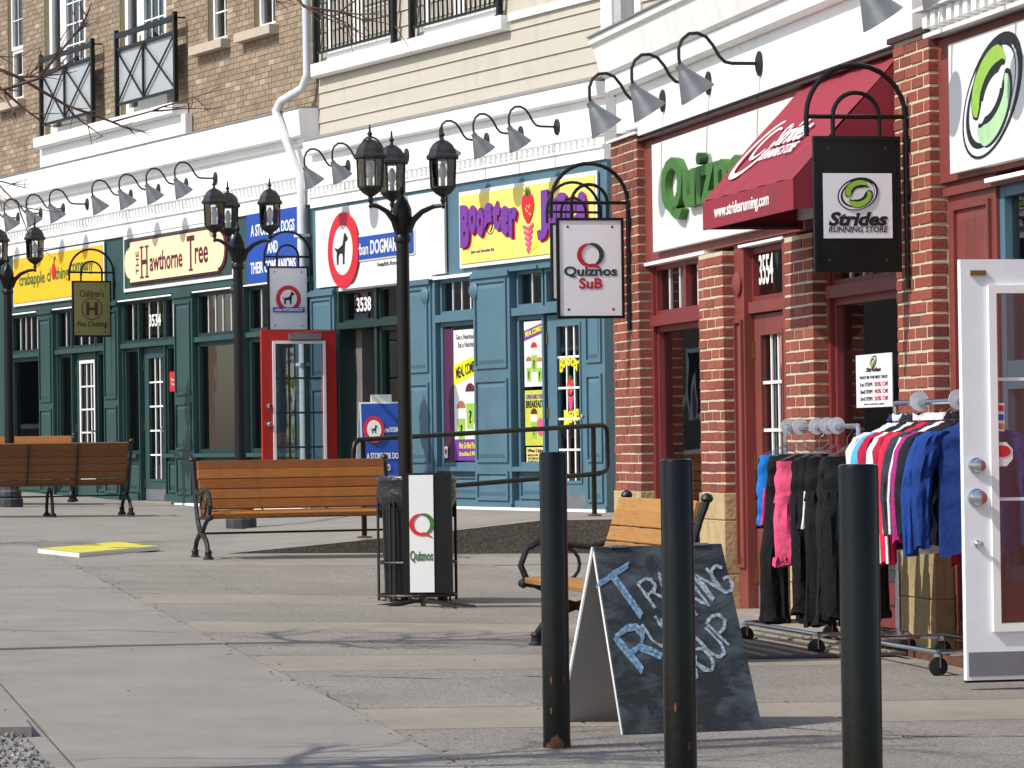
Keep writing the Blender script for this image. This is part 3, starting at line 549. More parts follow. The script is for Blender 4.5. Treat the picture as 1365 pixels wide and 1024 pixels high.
# ================================================================ brick shops on the right
RB = building('brick_shop_building', 'red brick pier shopfronts with maroon frames and white cornice', WB, -1.2)
LOW = -1.5
MB().D(-1.2, 12, -10, -5.2, LOW, 3.2).D(-1.2, 12, -5.2, -.2, 2.5, 3.2).D(-1.2, -.9, -5.2, -.2, LOW, 2.5).build('block', mat('plain_wall', '#8a7060', .9), RB)
bm_front = {}; nb = [0]
stuffb = MB()
def pier(s0, s1, ztop, zst, big):
    """brick pier on stone blocks; the biggest piers lay their bricks one by one"""
    pr = MB().D(s0+.004, s1-.003, -.35, -.0045, LOW, ztop).build('pier', mortar, RB); pr['zb'] = 0
    z = zst; row = 0; wd = s1 - s0; n = round(wd / .2167)
    L_ = wd / n
    while z < ztop - .03:
        h = min(.060, ztop - z)
        cuts = [0] + ([L_*(i) for i in range(1, n)] if row % 2 == 0 else [L_*(i+.5) for i in range(0, n)]) + [wd]
        for a, b in zip(cuts, cuts[1:]):
            x0, x1 = s0 + a + (.0095 if a else 0), s0 + b - (.0095 if b < wd else 0); corner = b == wd
            d0 = -.1 if not corner else (-.098 if row % 2 else -.102)
            if big:
                key = (round(x1-x0, 3), round(h, 3), corner)
                if key not in bm_front:
                    q = MB().box(0, x1-x0, -.0, .1, 0, h); bm_front[key] = q.mesh('brick', brick)
                o = put('brick', bm_front[key], pr, (x0 + random.uniform(-.002, .002), random.uniform(-.004, .002), z + random.uniform(-.002, .002)), .004); o.rotation_euler = (random.uniform(-.01, .01), random.uniform(-.008, .008), random.uniform(-.012, .012)); nb[0] += 1
            else: j_ = random.uniform(-.002, .002); stuffb.box(x0 + j_, x1 + j_, random.uniform(-.004, .002), .1, z + j_, z + h + j_*.5)
        # return face
        if big:
            key = ('r', round(h, 3))
            if key not in bm_front: bm_front[key] = MB().box(-.08, .001, 0, .19, 0, h).mesh('brick', brick)
            put('brick', bm_front[key], pr, (s1, .108, z))
        else: stuffb.box(s1-.08, s1+.001, .108, .3, z, z+h)
        z += .0745; row += 1
    zz = [zst - .006, zst - .2, zst - .585, LOW]
    for i in range(3):
        MB().D(s0-.012, s1+.014, -.34, .014, zz[i+1] + .006, zz[i]).build('stone_block', stone, pr, bevel=.006)
    return pr
pier(-1.22, -.38, 2.42, -.38, False); pier(1.38, 2.03, 1.36, -.37, True); pier(3.56, 4.2, 1.36, -.37, True); pr = pier(5.93, 6.58, 2.40, -.37, True)
tag(stuffb.build('brickwork', bricki, RB), kind='stuff')
MB().ext([(-.2, 2.47), (.03, 2.43), (.03, 2.41), (-.2, 2.42)], -1.26, -.36).build('cap_flashing', white, RB)
MB().ext([(-.2, 2.46), (.03, 2.43), (.03, 2.395), (-.2, 2.4)], 5.9, 6.62).build('cap_flashing', mat('brown_flashing', '#3c2420', .6), RB)
MB().D(-.38, 5.93, -.3, -.06, 1.40, 2.345).build('sign_band', brownred, RB); MB().D(6.58, 11, -.3, -.06, 1.5, 2.345).build('sign_band', brownred, RB)
MB().ext([(-.3, 2.39), (.0, 2.37), (.0, 2.35), (-.3, 2.346)], -.38, 5.93).build('flashing', mat('brown_flashing', '#3c2420', .6), RB)
for a, b in ((-1.02, 2.6), (2.6, 6.3)):
    MB().D(max(a, -.34), b-.003, -.3, 0, 2.395, 2.78).build('frieze', white, RB)
    MB().ext([(-.3, 2.782), (.05, 2.782), (.09, 2.8), (.09, 2.915), (-.3, 2.915)], a, b-.003).build('frieze_moulding', white, RB)
    MB().ext([(-.3, 2.918), (.1, 2.918), (.13, 2.94), (.19, 3.16), (.22, 3.18), (.22, 3.23), (-.3, 3.23)], a, b-.003).build('cornice_board', white, RB)
    MB().ext([(-.3, 3.27), (.24, 3.245), (.24, 3.232), (-.3, 3.232)], a, b-.003).build('cap_flashing', flash, RB)
MB().D(-1.02, -.343, -.3, 0, 2.475, 2.78).build('frieze', white, RB)
MB().D(6.62, 11, -.3, .02, 2.52, 3.23).build('frieze', white, RB); MB().D(6.62, 11, -.3, .0, 2.36, 2.5).build('lower_frieze', white, RB)
MB().D(6.62, 11, -.05, .11, 2.5, 2.52).build('shelf_moulding', white, RB); MB().D(6.66, 11, 0, .06, 2.346, 2.372).build('shelf_moulding', whiteb, RB)
for i in range(16): a = 6.7 + i*.14; MB().D(a, a+.075, 0, .075, 2.4, 2.485).build('dentil', white, RB)
# infill bays
def bay(s0, s1, zt0, zt1, zw0, fm, vs, split=None):
    MB().D(s0, s0+.06, -.22, -.1, LOW, zt1+.03).build('stile', fm, RB); MB().D(s1-.06, s1, -.22, -.1, LOW, zt1+.03).build('stile', fm, RB)
    MB().D(s0+.06, s1-.06, -.22, -.07, zt0-.08, zt0).build('transom_rail', fm, RB); MB().D(s0, s1, -.2, -.045, zt1+.03, zt1+.055).build('drip_strip', white, RB)
    MB().D(s0+.06, s1-.06, -.22, -.1, zw0-.08, zw0).build('sill', fm, RB); MB().D(s0+.06, s1-.06, -.22, -.12, LOW, zw0-.08).build('bulkhead', fm, RB)
    sp = split or (s0 + s1)/2
    for a, b in ((s0+.06, sp), (sp, s1-.06)): window(RB, a, b, zt0, zt1+.03, -.12, fm, .04, vs)
    window(RB, s0+.06, s1-.06, zw0, zt0-.08, -.13, fm, .045)
bay(-.38, 1.38, .98, 1.345, -1.05, redframe, (.35, .7), .55); bay(4.2, 5.93, 1.0, 1.34, -.95, redframe, (.35, .7))
MB().D(2.03, 2.27, -.25, -.09, LOW, 1.4).build('stile', brownred, RB); MB().D(3.22, 3.56, -.25, -.09, LOW, 1.4).build('stile', brownred, RB)
panel(RB, 2.06, 2.24, -.9, .86, -.09, brownred, .02); MB().lathe([(.09, 0), (.09, .02), (.05, .04)], 14, (2.15, .09, 1.12), mtx=Matrix.Rotation(R(90), 3, 'X')).build('rosette', brownred, RB, smooth=True)
door(RB, 2.28, 3.21, -1.2, .89, -.16, brownred, (2.48, 2.98, -.93, .74), (.36, .7), (.2, .4, .6, .8), gm=brownred, gf=.03, label='maroon glazed shop door'); MB().D(2.27, 3.22, -.26, -.12, .90, .98).build('transom_rail', brownred, RB)
window(RB, 2.27, 3.22, .98, 1.36, -.15, redframe, .04); MB().D(2.2, 3.3, -.2, -.07, 1.37, 1.39).build('drip_strip', white, RB)
text(RB, '3554', 2.82, 1.19, .095, .34, .21, white, bold=.015); MB().D(2.25, 3.24, -.3, .05, LOW, -1.19).build('threshold', conc2, RB)
MB().D(6.6, 7.42, -.3, -.1, LOW, 1.5).build('stile', brownred, RB); panel(RB, 6.72, 7.34, -.3, 1.36, -.1, brownred); panel(RB, 6.72, 7.34, -1.1, -.4, -.1, brownred)
MB().D(6.6, 9.9, -.1, -.07, 1.42, 1.47).build('band_mould', brownred, RB)
window(RB, 7.42, 8.85, .35, 1.44, -.12, blue, .08, (.3, .65)); window(RB, 7.42, 8.85, -.8, .35, -.12, blue, .08); MB().D(7.42, 8.85, -.25, -.12, LOW, -.8).build('bulkhead', brownred, RB)
MB().D(7.42, 9.9, -.1, -.03, 1.44, 1.465).build('drip_strip', white, RB); MB().D(9.85, 12, -.3, -.1, LOW, 1.5).build('side_wall', brownred, RB); MB().D(8.85, 8.93, -.3, -.1, LOW, 1.44).build('stile', blue, RB)
interior(RB, -.8, 11.5, -1.35, 2.3, -5, innerd, -.36)
# white door standing open on the right
wd_ = rects(MB(), 0, .95, 0, 2.1, -.022, .022, [(.17, .77, .28, 1.93)]).build('open_door', mat('white_door_paint', '#e6eaee', .45, var=.04), RB, None); wd_['zb'] = 0; wd_['label'] = 'open white door with steel knobs and long pane'
wd_.location = (9.62, .04, -1.21 + 1.2); wd_.rotation_euler.z = R(-90)
f = MB(); a, c, e, h = .17, .77, .28, 1.93; g = .04
for o_ in (.02, -.04): f.D(a-g, a, o_, o_+.02, e-g, h+g).D(c, c+g, o_, o_+.02, e-g, h+g).D(a, c, o_, o_+.02, e-g, e).D(a, c, o_, o_+.02, h, h+g)
f.build('glazing_bead', white, wd_); MB().D(a, c, -.003, .003, e, h).build('pane', glass, wd_)
for z in (1.5, .9): MB().D(a, c, -.01, .01, z-.008, z+.008).build('muntin', white, wd_)
MB().D(.01, .94, .022, .027, .02, .14).D(.01, .94, -.027, -.022, .02, .14).build('kick_plate', grey, wd_)
MB().D(.0, .95, -.02, .02, -.012, 0).build('door_sweep', black, wd_)
for z, big in ((1.07, 1), (.91, 1.15), (.68, .45)):
    for sgn in (1, -1): MB().lathe([(.042*big, 0), (.04*big, .012), (.02*big, .02), (.018*big, .03), (.034*big, .05), (.03*big, .065), (.01, .072)], 14, (.885, -sgn*.022, z), mtx=Matrix.Rotation(R(90*sgn), 3, 'X')).build('handle', chrome, wd_, smooth=True)
MB().D(.82, .9, -.035, -.022, 2.02, 2.045).build('door_plate', brass, wd_)
# door leaf is turned 90 degrees: its street face is the +x side of the leaf frame
# ---------------------------------------------------------------- awning
aw = thing('awning', 'dark red cloth awning with white lettering over the brick shop', 'awning', WB.pt(3.85, 0, 1.2), WB.rz)
zb = 1.2; W_ = 2.06
def cloth_pt(i, j):
    d = -.05 + .69*j; z = 2.345 - .76*j - zb; sag = .016*abs(math.sin(math.pi*i*4))*math.sin(math.pi*j) + .004*math.sin(i*31+j*9); return (W_*i, -d + sag*.74, z - sag*.67)
grid(0, 1, 0, 1, 40, 14, cloth_pt).build('canopy', awn, aw, smooth=True)
MB().D(0, W_, .625, .64, 1.395-zb, 1.583-zb).build('valance', awn, aw)
for x in (0, W_-.012): MB().ext([(-.05, 2.33-zb), (.63, 1.58-zb), (.63, 1.4-zb), (-.05, 1.4-zb)], x, x+.012).build('side_panel', awn, aw)
for x in (.05, W_-.07): MB().bar((x, 0, 1.42-zb), (x, -.61, 1.42-zb), .02, .02).build('frame_bar', darkgrey, aw)
MB().bar((.02, -.61, 1.41-zb), (W_-.02, -.61, 1.41-zb), .02, .02).build('frame_bar', darkgrey, aw)
text(aw, 'www.stridesrunning.com', .92, 1.485-zb, -.641, 1.25, .105, white, bold=.015)
# lettering on the sloping cloth: its own plane
sl_ = bpy.data.objects.new('slope_print', None); COL.objects.link(sl_); sl_.parent = aw; sl_.location = (0, -.64-.004, 1.585-zb+.003); sl_.rotation_euler.x = -math.atan2(.69, .76)
text(sl_, 'Strides', 1.02, .50, 0, .72, .2, white, shear=.35, bold=.02); text(sl_, 'RUNNING STORE', 1.02, .33, 0, .8, .09, white, shear=.3, bold=.01)
MB().ribbon(arc(.42, .42, .30, .22, 60, 330, 30, R(25)), taper(30, .055, .3), -.003, 0).ribbon(arc(.48, .46, .16, .12, 30, 300, 24, R(25)), taper(24, .04, .3), -.003, 0).build('emblem', white, sl_)

# ---------------------------------------------------------------- wall signs (flat boards fixed to the shopfronts)
def board(name, label, W, s0, s1, z0, z1, dep, m, th=.03, border=None):
    o = thing(name, label, 'sign', W.pt((s0+s1)/2, dep, z0), W.rz); hw, h = (s1-s0)/2, z1-z0
    MB().D(-hw, hw, 0, th, 0, h).build('board', m, o, bevel=.004)
    if border:
        b_, bm = border; MB().D(-hw-b_, hw+b_, -.0, th*.6, -b_, 0).D(-hw-b_, hw+b_, 0, th*.6, h, h+b_).D(-hw-b_, -hw, 0, th*.6, 0, h).D(hw, hw+b_, 0, th*.6, 0, h).build('border', bm, o)
    o['th'] = th; return o
def swoosh(par, cx, cz, rx, rz_, rot, y, k=1):
    """round running-shoe style emblem: dark ring, two green commas round a white S"""
    def P(pts): return [(cx + x*rx*math.cos(rot) - z*rz_*math.sin(rot), cz + x*rx*math.sin(rot) + z*rz_*math.cos(rot)) for x, z in pts]
    sx = (rx + rz_)/2
    MB().prism(P(arc(0, 0, 1, 1, 0, 350, 35)), y-.004, y).build('emblem_ring', ink, par)
    MB().ribbon(P(arc(-.02, -.01, .88, .88, 100, 380, 36)), [w_*sx for w_ in taper(36, .10, .2)], y-.007, y-.004).build('emblem_line', panelw, par)
    MB().prism(P(arc(.03, 0, .77, .77, 0, 350, 35)), y-.007, y-.004).build('emblem_field', whiteb, par)
    up_ = arc(.06, .2, .5, .44, 200, 0, 26); lo_ = arc(0, -.2, .5, .44, 180, 380, 26)
    g = lambda w0, w1: [sx*(w0 + (w1-w0)*i/26)*min(1, .45+i/4, .15+(26-i)/7) for i in range(27)]
    MB().ribbon(P([(x*.94, z-.03) for x, z in up_]), g(.5, .42), y-.009, y-.007).ribbon(P([(x*.94, z+.03) for x, z in lo_[::-1]]), g(.5, .42), y-.009, y-.007).build('emblem_shade', ink, par)
    MB().ribbon(P([(x*1.02, z*1.03) for x, z in up_]), g(.34, .2), y-.011, y-.009).build('emblem_comma', lime_g, par)
    MB().ribbon(P([(x*1.02, z*1.03) for x, z in lo_[::-1]]), g(.2, .34), y-.011, y-.009).build('emblem_comma', pale_g if k else lime_g, par)
def qlogo(par, cx, cz, r, y, a=None, b=None):
    MB().ribbon(arc(cx, cz, r, r*.95, 100, -75, 22), taper(22, r*.42, .05), y-.004, y).build('emblem_arc', b or sgreen, par)
    MB().ribbon(arc(cx, cz, r, r*.95, 95, 285, 22) + [(cx+r*.55, cz-r*1.0), (cx+r*1.0, cz-r*1.25)], taper(22, r*.42, .1)[:18] + [r*.3, r*.26, r*.3, r*.34, r*.3, r*.26, r*.04], y-.005, y-.001).build('emblem_arc', a or qred, par)
def dog(par, cx, cz, k, y, m):
    P = [(-.42,-.5),(-.30,-.5),(-.27,-.2),(-.2,-.12),(.05,-.1),(.12,-.25),(.1,-.5),(.24,-.5),(.26,-.15),(.3,.1),(.34,.3),(.52,.32),(.56,.42),(.44,.5),(.36,.6),(.24,.58),(.18,.4),(.1,.2),(-.1,.12),(-.35,.05),(-.55,.12),(-.58,.05),(-.42,-.05),(-.44,-.25)]
    MB().prism([(cx + x*k, cz + z*k) for x, z in P], y-.004, y).build('dog_shape', m, par)
def ringsign(par, cx, cz, ro, ri, y, m1=sred, m2=whiteb):
    MB().prism(arc(cx, cz, ro, ro, 0, 352, 44), y-.014, y).build('ring', m1, par); MB().prism(arc(cx, cz, ri, ri, 0, 352, 44), y-.018, y-.014).build('ring_field', m2, par)
s = board('shop_sign', 'yellow sign board with green lettering and a small red apple', WE, -19.3, -15.28, 2.25, 2.93, .02, yellow, .03, (.045, whiteb))
text(s, 'crabapple', -1.12, .32, -.032, 1.2, .24, sgreen, bold=.02); text(s, 'cl', -.33, .36, -.032, .16, .2, sgreen, bold=.02); text(s, 'thing', .25, .34, -.032, .6, .24, sgreen, bold=.02); text(s, 'company', 1.13, .38, -.032, 1.0, .2, sgreen, bold=.02)
MB().prism(arc(-.1, .40, .09, .12, 0, 340, 16), -.04, -.033).build('apple', sred, s); MB().ribbon([(-.1, .5), (-.07, .58), (-.02, .62)], .03, -.04, -.034).build('leaf', sgreen, s)
s = board('shop_sign', 'cream scroll-ended sign with maroon lettering in a white border', WE, -14.42, -10.36, 2.26, 2.95, .012, green, .02, (.05, whiteb))
P = [(-1.7, .07), (1.62, .07), (1.62, .1)] + arc(1.62, .345, .24, .24, -90, 90, 10) + [(1.62, .6), (1.62, .63), (-1.7, .63), (-1.7, .58)] + arc(-1.7, .345, .22, .22, 90, 270, 10) + [(-1.7, .1)]
MB().prism([(x*1.02, (z-.35)*1.1+.35) for x, z in P], -.04, -.021).build('scroll_edge', maroon, s); MB().prism(P, -.055, -.041).build('scroll_board', creamy, s)
def serif(par, str_, x0, z0, h, wd, y, m):
    text(par, str_, x0, z0, y, wd, h, m, bold=.008)
    MB().D(x0-wd/2, x0+wd/2, -y, -y+.003, z0-h/2-.008, z0-h/2+.006)
text(s, 'THE', -1.40, .33, -.056, .32, .12, maroon, rot=R(90), bold=.01); text(s, 'H', -1.12, .33, -.056, .26, .42, maroon, bold=.01); text(s, 'awthorne', -.28, .32, -.056, 1.25, .27, maroon, bold=.015); text(s, 'T', .66, .36, -.056, .28, .46, maroon, bold=.01); text(s, 'ree', 1.05, .31, -.056, .48, .22, maroon, bold=.015)
mm = MB()
for x, z in ((-1.22, .54), (-1.02, .54), (-1.22, .12), (-1.02, .12), (.66, .13)): mm.D(x-.075, x+.075, .056, .06, z-.012, z+.012)
mm.build('serifs', maroon, s)
s = board('shop_sign', 'royal blue sign with three lines of white capitals about dogs', WE, -9.78, -8.02, 2.1, 3.0, .02, sblue, .03, (.02, whiteb))
text(s, 'A STORE FOR DOGS', 0, .68, -.032, 1.45, .15, white, bold=.02); text(s, 'AND', 0, .44, -.032, .34, .15, white, bold=.02); text(s, 'THEIR COMPANIONS', 0, .2, -.032, 1.5, .15, white, bold=.02)
s = board('shop_sign', 'white dog shop sign with red ring emblem and blue name bar', WE, -7.52, -3.8, 1.95, 2.9, .02, whiteb, .03)
MB().prism(roundrect(-.75, 1.08, .26, .57, .03), -.045, -.031).build('name_bar_edge', whiteb, s); MB().prism(roundrect(-.73, 1.06, .28, .55, .03), -.055, -.046).build('name_bar', sblue, s)
ringsign(s, -.95, .42, .46, .30, -.05); dog(s, -.97, .42, .34, -.07, ink)
text(s, 'urban', -.42, .40, -.056, .42, .14, whiteb, bold=.01); text(s, 'DOGMARKET', .38, .41, -.056, 1.05, .17, whiteb, bold=.025); text(s, 'health.food.style', .45, .19, -.032, .9, .07, ink, bold=.01)
MB().D(-1.1, 1.55, -.02, .05, -.05, 0).build('ledge_strip', whiteb, s)
s = board('shop_sign', 'pale yellow sign with purple bubble lettering and a strawberry', WE, -3.38, -.12, 2.03, 2.8, .02, lemon, .03, (.045, whiteb))
def bubble(par, str_, x0, x1, zc, h0, y, wob, m1=purple, m2=sred, ex=.02, bo=.06):
    n = len(str_); st = (x1-x0)/n
    for i, ch in enumerate(str_):
        z = zc + wob[i % len(wob)]; hh = h0 * (1.45 if ch.isupper() else 1) ; ww = st * (1.15 if ch.isupper() else .95)
        text(par, ch, x0+(i+.5)*st+(.022 if m2 is not m1 else 0), z-(.02 if m2 is not m1 else 0), y, ww, hh, m2, bold=bo, ex=.006); text(par, ch, x0+(i+.5)*st, z, y-.007, ww, hh, m1, bold=bo, ex=ex)
bubble(s, 'Booster', -1.56, -.14, .42, .33, -.032, (.0, .06, .02, .06, .07, .0, -.03)); bubble(s, 'Juice', .36, 1.5, .4, .37, -.032, (.02, .0, .05, .0, .03))
def strawberry(par, cx, cz, k, y, swirl=pink):
    P = [(0, .5)] + [(.0 + .22*math.sin(R(a)) * (1 if a < 180 else 1), .3 - .26*math.cos(R(a+180)) * 1.0) for a in range(20, 350, 15)]
    P = [(cx + x*k, cz + z*k) for x, z in [(-.2, .42), (-.08, .5), (.08, .5), (.2, .42), (.24, .28), (.17, .1), (.05, -.03), (-.05, -.03), (-.17, .1), (-.24, .28)]]
    MB().prism(P, y-.012, y).build('berry', sred, par)
    for i in range(5): a = R(40 + i*25); MB().ribbon([(cx, cz+.45*k), (cx+.16*k*math.cos(a), cz+(.45+.17*math.sin(a))*k)], [.07*k, .01*k], y-.016, y-.012).build('leaf', sgreen, par)
    for i in range(5): q = 1-i*.17; MB().ribbon([(cx-.2*k*q, cz-(.08+.1*i)*k), (cx, cz-(.14+.1*i)*k), (cx+.2*k*q, cz-(.06+.1*i)*k)], .06*k, y-.01, y).build('swirl', swirl, par)
    for i in range(8): MB().prism(arc(cx+random.uniform(-.13, .13)*k, cz+random.uniform(.1, .4)*k, .014*k, .02*k, 0, 300, 5), y-.014, y-.012).build('seed', lemon, par)
strawberry(s, .1, .38, .62, -.032); MB().ribbon([(.32, .3), (.28, .12), (.12, -.0+.04)], [.1, .07, .01], -.036, -.032).build('cone', yb, s)
text(s, 'Juice and Smoothie Bar', -1.05, .12, -.032, .6, .05, purple)
s = board('shop_sign', 'white sign with thick green channel letters beside the awning', WB, .04, 4.3, 1.46, 2.29, -.06, whiteb, .05)
text(s, 'Quiznos', -.36, .43, -.052, 2.55, .48, sgreen, bold=.03, ex=.06, name='channel_letters'); text(s, 'Sub', 1.5, .43, -.052, .8, .45, qred, bold=.03, ex=.06, name='channel_letters')
s = board('shop_sign', 'white sign with large round green and black emblem at far right', WB, 6.9, 9.4, 1.53, 2.285, -.06, whiteb, .05)
swoosh(s, -.52, .385, .52, .285, R(24), -.052); text(s, 'Strides', .55, .4, -.052, 1.1, .3, ink, shear=.2, bold=.04)

# ---------------------------------------------------------------- hanging blade signs on iron brackets
def blade(label, W, s, z0, panel_m, art, wd=.52, ht=.77, inset=None, dep0=.08, frame=.022, group='hanging signs on arched iron brackets'):
    p = W.pt(s, 0, z0); o = thing('hanging_sign', label, 'sign', p, W.rz + R(90), group)
    # local frame: x runs from the street end towards the wall, -y faces the camera side
    def X(d): return -d
    x1 = X(dep0); x0 = X(dep0 + wd); t = ht
    MB().box(x0, x1, -.008, .008, 0, t).build('panel', panel_m, o)
    fr = MB().box(x0-frame, x0, -.016, .016, -frame, t+frame).box(x1, x1+frame, -.016, .016, -frame, t+frame).box(x0, x1, -.016, .016, -frame, 0).box(x0, x1, -.016, .016, t, t+frame); fr.build('panel_frame', black, o)
    b = MB(); xc = (x0+x1)/2; zc = t + .14; ra = wd/2 + .06
    pts = [(xc-ra, 0, zc-.12)] + [(xc + ra*math.cos(R(a)), 0, zc + ra*math.sin(R(a))) for a in range(180, -1, -12)] + [(xc+ra, 0, zc - .4), (xc+ra, 0, -.12)]
    b.tube(pts, .016, 8); b.build('bracket_arch', black, o, smooth=True)
    r2 = wd*.29; MB().tube([(xc-r2, 0, t)] + [(xc + r2*math.cos(R(a)), 0, zc + r2*math.sin(R(a))) for a in range(180, -1, -15)] + [(xc+r2, 0, t)], .014, 8).build('inner_arch', black, o, smooth=True)
    MB().tube([(xc-ra, 0, zc), (xc+ra, 0, zc)], .014, 8).build('cross_bar', black, o)
    for z in (t-.02, t*.62): MB().box(xc+ra, 0.0, -.03, .03, z-.045, z+.045).build('wall_mount', black, o)
    for x in (x0+.07, x1-.07):
        for z in (.05, t-.05): MB().lathe([(.01, 0), (.01, .002), (.004, .003)], 8, (x, -.008, z), mtx=Matrix.Rotation(R(90), 3, 'X')).build('bolt', darkgrey, o)
    art(o, xc, -.009, wd, t); return o
def art_h(o, xc, y, w_, t):
    MB().ribbon(arc(xc, t*.5, .15, .15, 0, 360, 32), .012, y-.003, y).build('emblem_ring', maroon, o); text(o, 'H', xc, t*.5, y, .17, .19, maroon, bold=.035)
    text(o, "Children's", xc, t*.79, y, .36, .1, maroon, bold=.012); text(o, 'Fine Clothing', xc, t*.2, y, .44, .1, maroon, bold=.012)
def art_dog(o, xc, y, w_, t):
    ringsign(o, xc, t*.5, .165, .11, y+.008, sred, panelw); dog(o, xc, t*.5, .14, y-.011, ink); MB().D(xc-.21, xc+.21, -y+.012, -y+.016, t*.28, t*.36).build('name_bar', sblue, o)
    text(o, 'urban DOGMARKET', xc, t*.32, y-.016, .38, .04, panelw, bold=.02)
def art_q(o, xc, y, w_, t):
    qlogo(o, xc, t*.64, .09, y, qred, qgreen); text(o, 'Quiznos', xc, t*.46, y, .43, .09, qgreen, bold=.03); text(o, 'SuB', xc, t*.34, y, .19, .085, qred, bold=.03)
def art_s(o, xc, y, w_, t):
    MB().box(xc-.215, xc+.215, y-.004, y, t*.235, t*.74).build('white_sheet', panelw, o); swoosh(o, xc, t*.58, .13, .095, R(18), y-.004, 0)
    text(o, 'Strides', xc, t*.385, y-.004, .37, .085, ink, shear=.25, bold=.04); text(o, 'RUNNING STORE', xc, t*.305, y-.004, .37, .035, ink, shear=.2, bold=.005)
blade('olive hanging sign with a circled H on the green shopfront', WE, -14.9, 1.62, olive, art_h, .54, .75)
blade('grey hanging sign with red dog ring above the open red door', WE, -7.75, 1.45, panelw, art_dog, .5, .76)
blade('hanging sign mostly hidden behind the white and red one on the brick pier', WE, -.05, 1.5, panelw, lambda o, xc, y, w_, t: text(o, 'Booster Juice', xc, t*.5, y, .4, .1, purple, bold=.03), .5, .76)
blade('white hanging sign with red and green Q on the brick pier', WB, -.62, 1.0, panelw, art_q, .5, .75)
blade('black framed hanging sign with green oval emblem by the awning', WB, 6.2, 1.02, black, art_s, .5, .77)

# ---------------------------------------------------------------- gooseneck wall lamps
lampgrey = mat('lamp_shade_grey', '#6c7074', .4, .3, var=.15, scale=8)
def gooseneck():
    o = thing('wall_lamp', 'lamp', 'lamp')
    MB().lathe([(.062, 0), (.062, .012), (.04, .025), (.015, .03)], 16, (0, 0, 0), mtx=Matrix.Rotation(R(90), 3, 'X') @ Matrix.Scale(1.4, 3, (0, 1, 0))).build('wall_plate', blackm, o, smooth=True)
    pts = [(0, -.02), (0, -.2)]
    P = [(-.02, 0), (-.2, 0), (-.25, .01), (-.29, .05), (-.33, .12), (-.38, .18), (-.44, .205), (-.5, .2), (-.55, .16), (-.575, .1), (-.575, .03), (-.565, -.03)]
    MB().tube([(0, y, z) for y, z in P], .0125, 8).build('arm', blackm, o, smooth=True)
    mt = Matrix.Rotation(R(33), 3, 'X')
    c = MB().lathe([(.03, .02), (.034, -.02), (.04, -.03), (.135, -.225), (.13, -.225), (.036, -.035)], 20, (0, -.565, -.03), mtx=mt); c.build('shade', lampgrey, o, smooth=True)
    MB().lathe([(.012, 0), (.03, -.03), (.032, -.06), (.02, -.08)], 12, (0, -.565, -.03), mtx=mt @ Matrix.Translation((0, 0, -.15)).to_3x3()).build('bulb', whiteb, o, smooth=True)
    return o
lamp0 = gooseneck(); first = True
SPOTS = []
ordn = ['leftmost', 'second', 'third', 'rightmost']
for i, a in enumerate((-19.16, -18.09, -17.06, -16.01)): SPOTS.append((WE, a, 3.56, 'gooseneck lamp, %s of four above the yellow sign' % ordn[i], 'gooseneck lamps on the green shops'))
for i, a in enumerate((-14.18, -13.08, -12.02, -10.95)): SPOTS.append((WE, a, 3.56, 'gooseneck lamp, %s of four above the cream scroll sign' % ordn[i], 'gooseneck lamps on the green shops'))
o3 = ['left', 'middle', 'right']
for i, a in enumerate((-6.59, -5.75, -4.89)): SPOTS.append((WE, a, 3.38, 'gooseneck lamp, %s one of three above the white dog shop sign' % o3[i], 'gooseneck lamps on the blue shops'))
for i, a in enumerate((-2.75, -1.9, -1.03)): SPOTS.append((WE, a, 3.38, 'gooseneck lamp, %s one of three above the pale yellow sign' % o3[i], 'gooseneck lamps on the blue shops'))
for i, a in enumerate((.47, 1.77, 3.08)): SPOTS.append((WB, a, 2.59, 'large gooseneck lamp, %s one of three above the green channel letters' % o3[i], 'gooseneck lamps on the brick shops'))
for i, a in enumerate((7.1, 8.15)): SPOTS.append((WB, a, 2.62, 'gooseneck lamp at the top right edge, %s one above the round emblem sign' % ('left', 'right')[i], 'gooseneck lamps on the brick shops'))
for W, a, z, lb, gr in SPOTS:
    o = lamp0 if first else copy_tree(lamp0); first = False
    o.location = W.pt(a, .005, z); o.rotation_euler.z = W.rz; tag(o, lb, 'lamp', gr)

# ---------------------------------------------------------------- street lamps with three lanterns
def lantern(par, x, y, z):
    n = 8; ph = R(22.5)
    l = MB().lathe([(.01, -.13), (.022, -.11), (.012, -.09), (.028, -.06), (.02, -.03), (.07, .0), (.1, .03), (.112, .045), (.112, .06)], n, (0, 0, 0), ph).lathe([(.118, .29), (.15, .3), (.15, .32), (.128, .345), (.12, .38), (.09, .425), (.05, .455), (.02, .465), (.012, .49), (.026, .51), (.012, .53), (.006, .59)], n, (0, 0, 0), ph)
    for k in range(n): a = ph + k*2*math.pi/n; c_, s_ = math.cos(a), math.sin(a); l.bar((.112*c_, .112*s_, .055), (.122*c_, .122*s_, .295), .012, .012)
    o = l.build('lantern', blackm, par, (x, y, z))
    for k in range(n):
        a = ph + k*2*math.pi/n; b = a + 2*math.pi/n; v = [(.108*math.cos(a), .108*math.sin(a), .06), (.108*math.cos(b), .108*math.sin(b), .06), (.118*math.cos(b), .118*math.sin(b), .29), (.118*math.cos(a), .118*math.sin(a), .29)]
        MB().add(v, [(0, 1, 2, 3)]).build('pane', lglass, o, (0, 0, 0))
    MB().lathe([(.02, .05), (.02, .13), (.035, .16), (.038, .2), (.02, .25), (.005, .265)], 10).build('bulb', whiteb, o, (0, 0, 0), smooth=True)
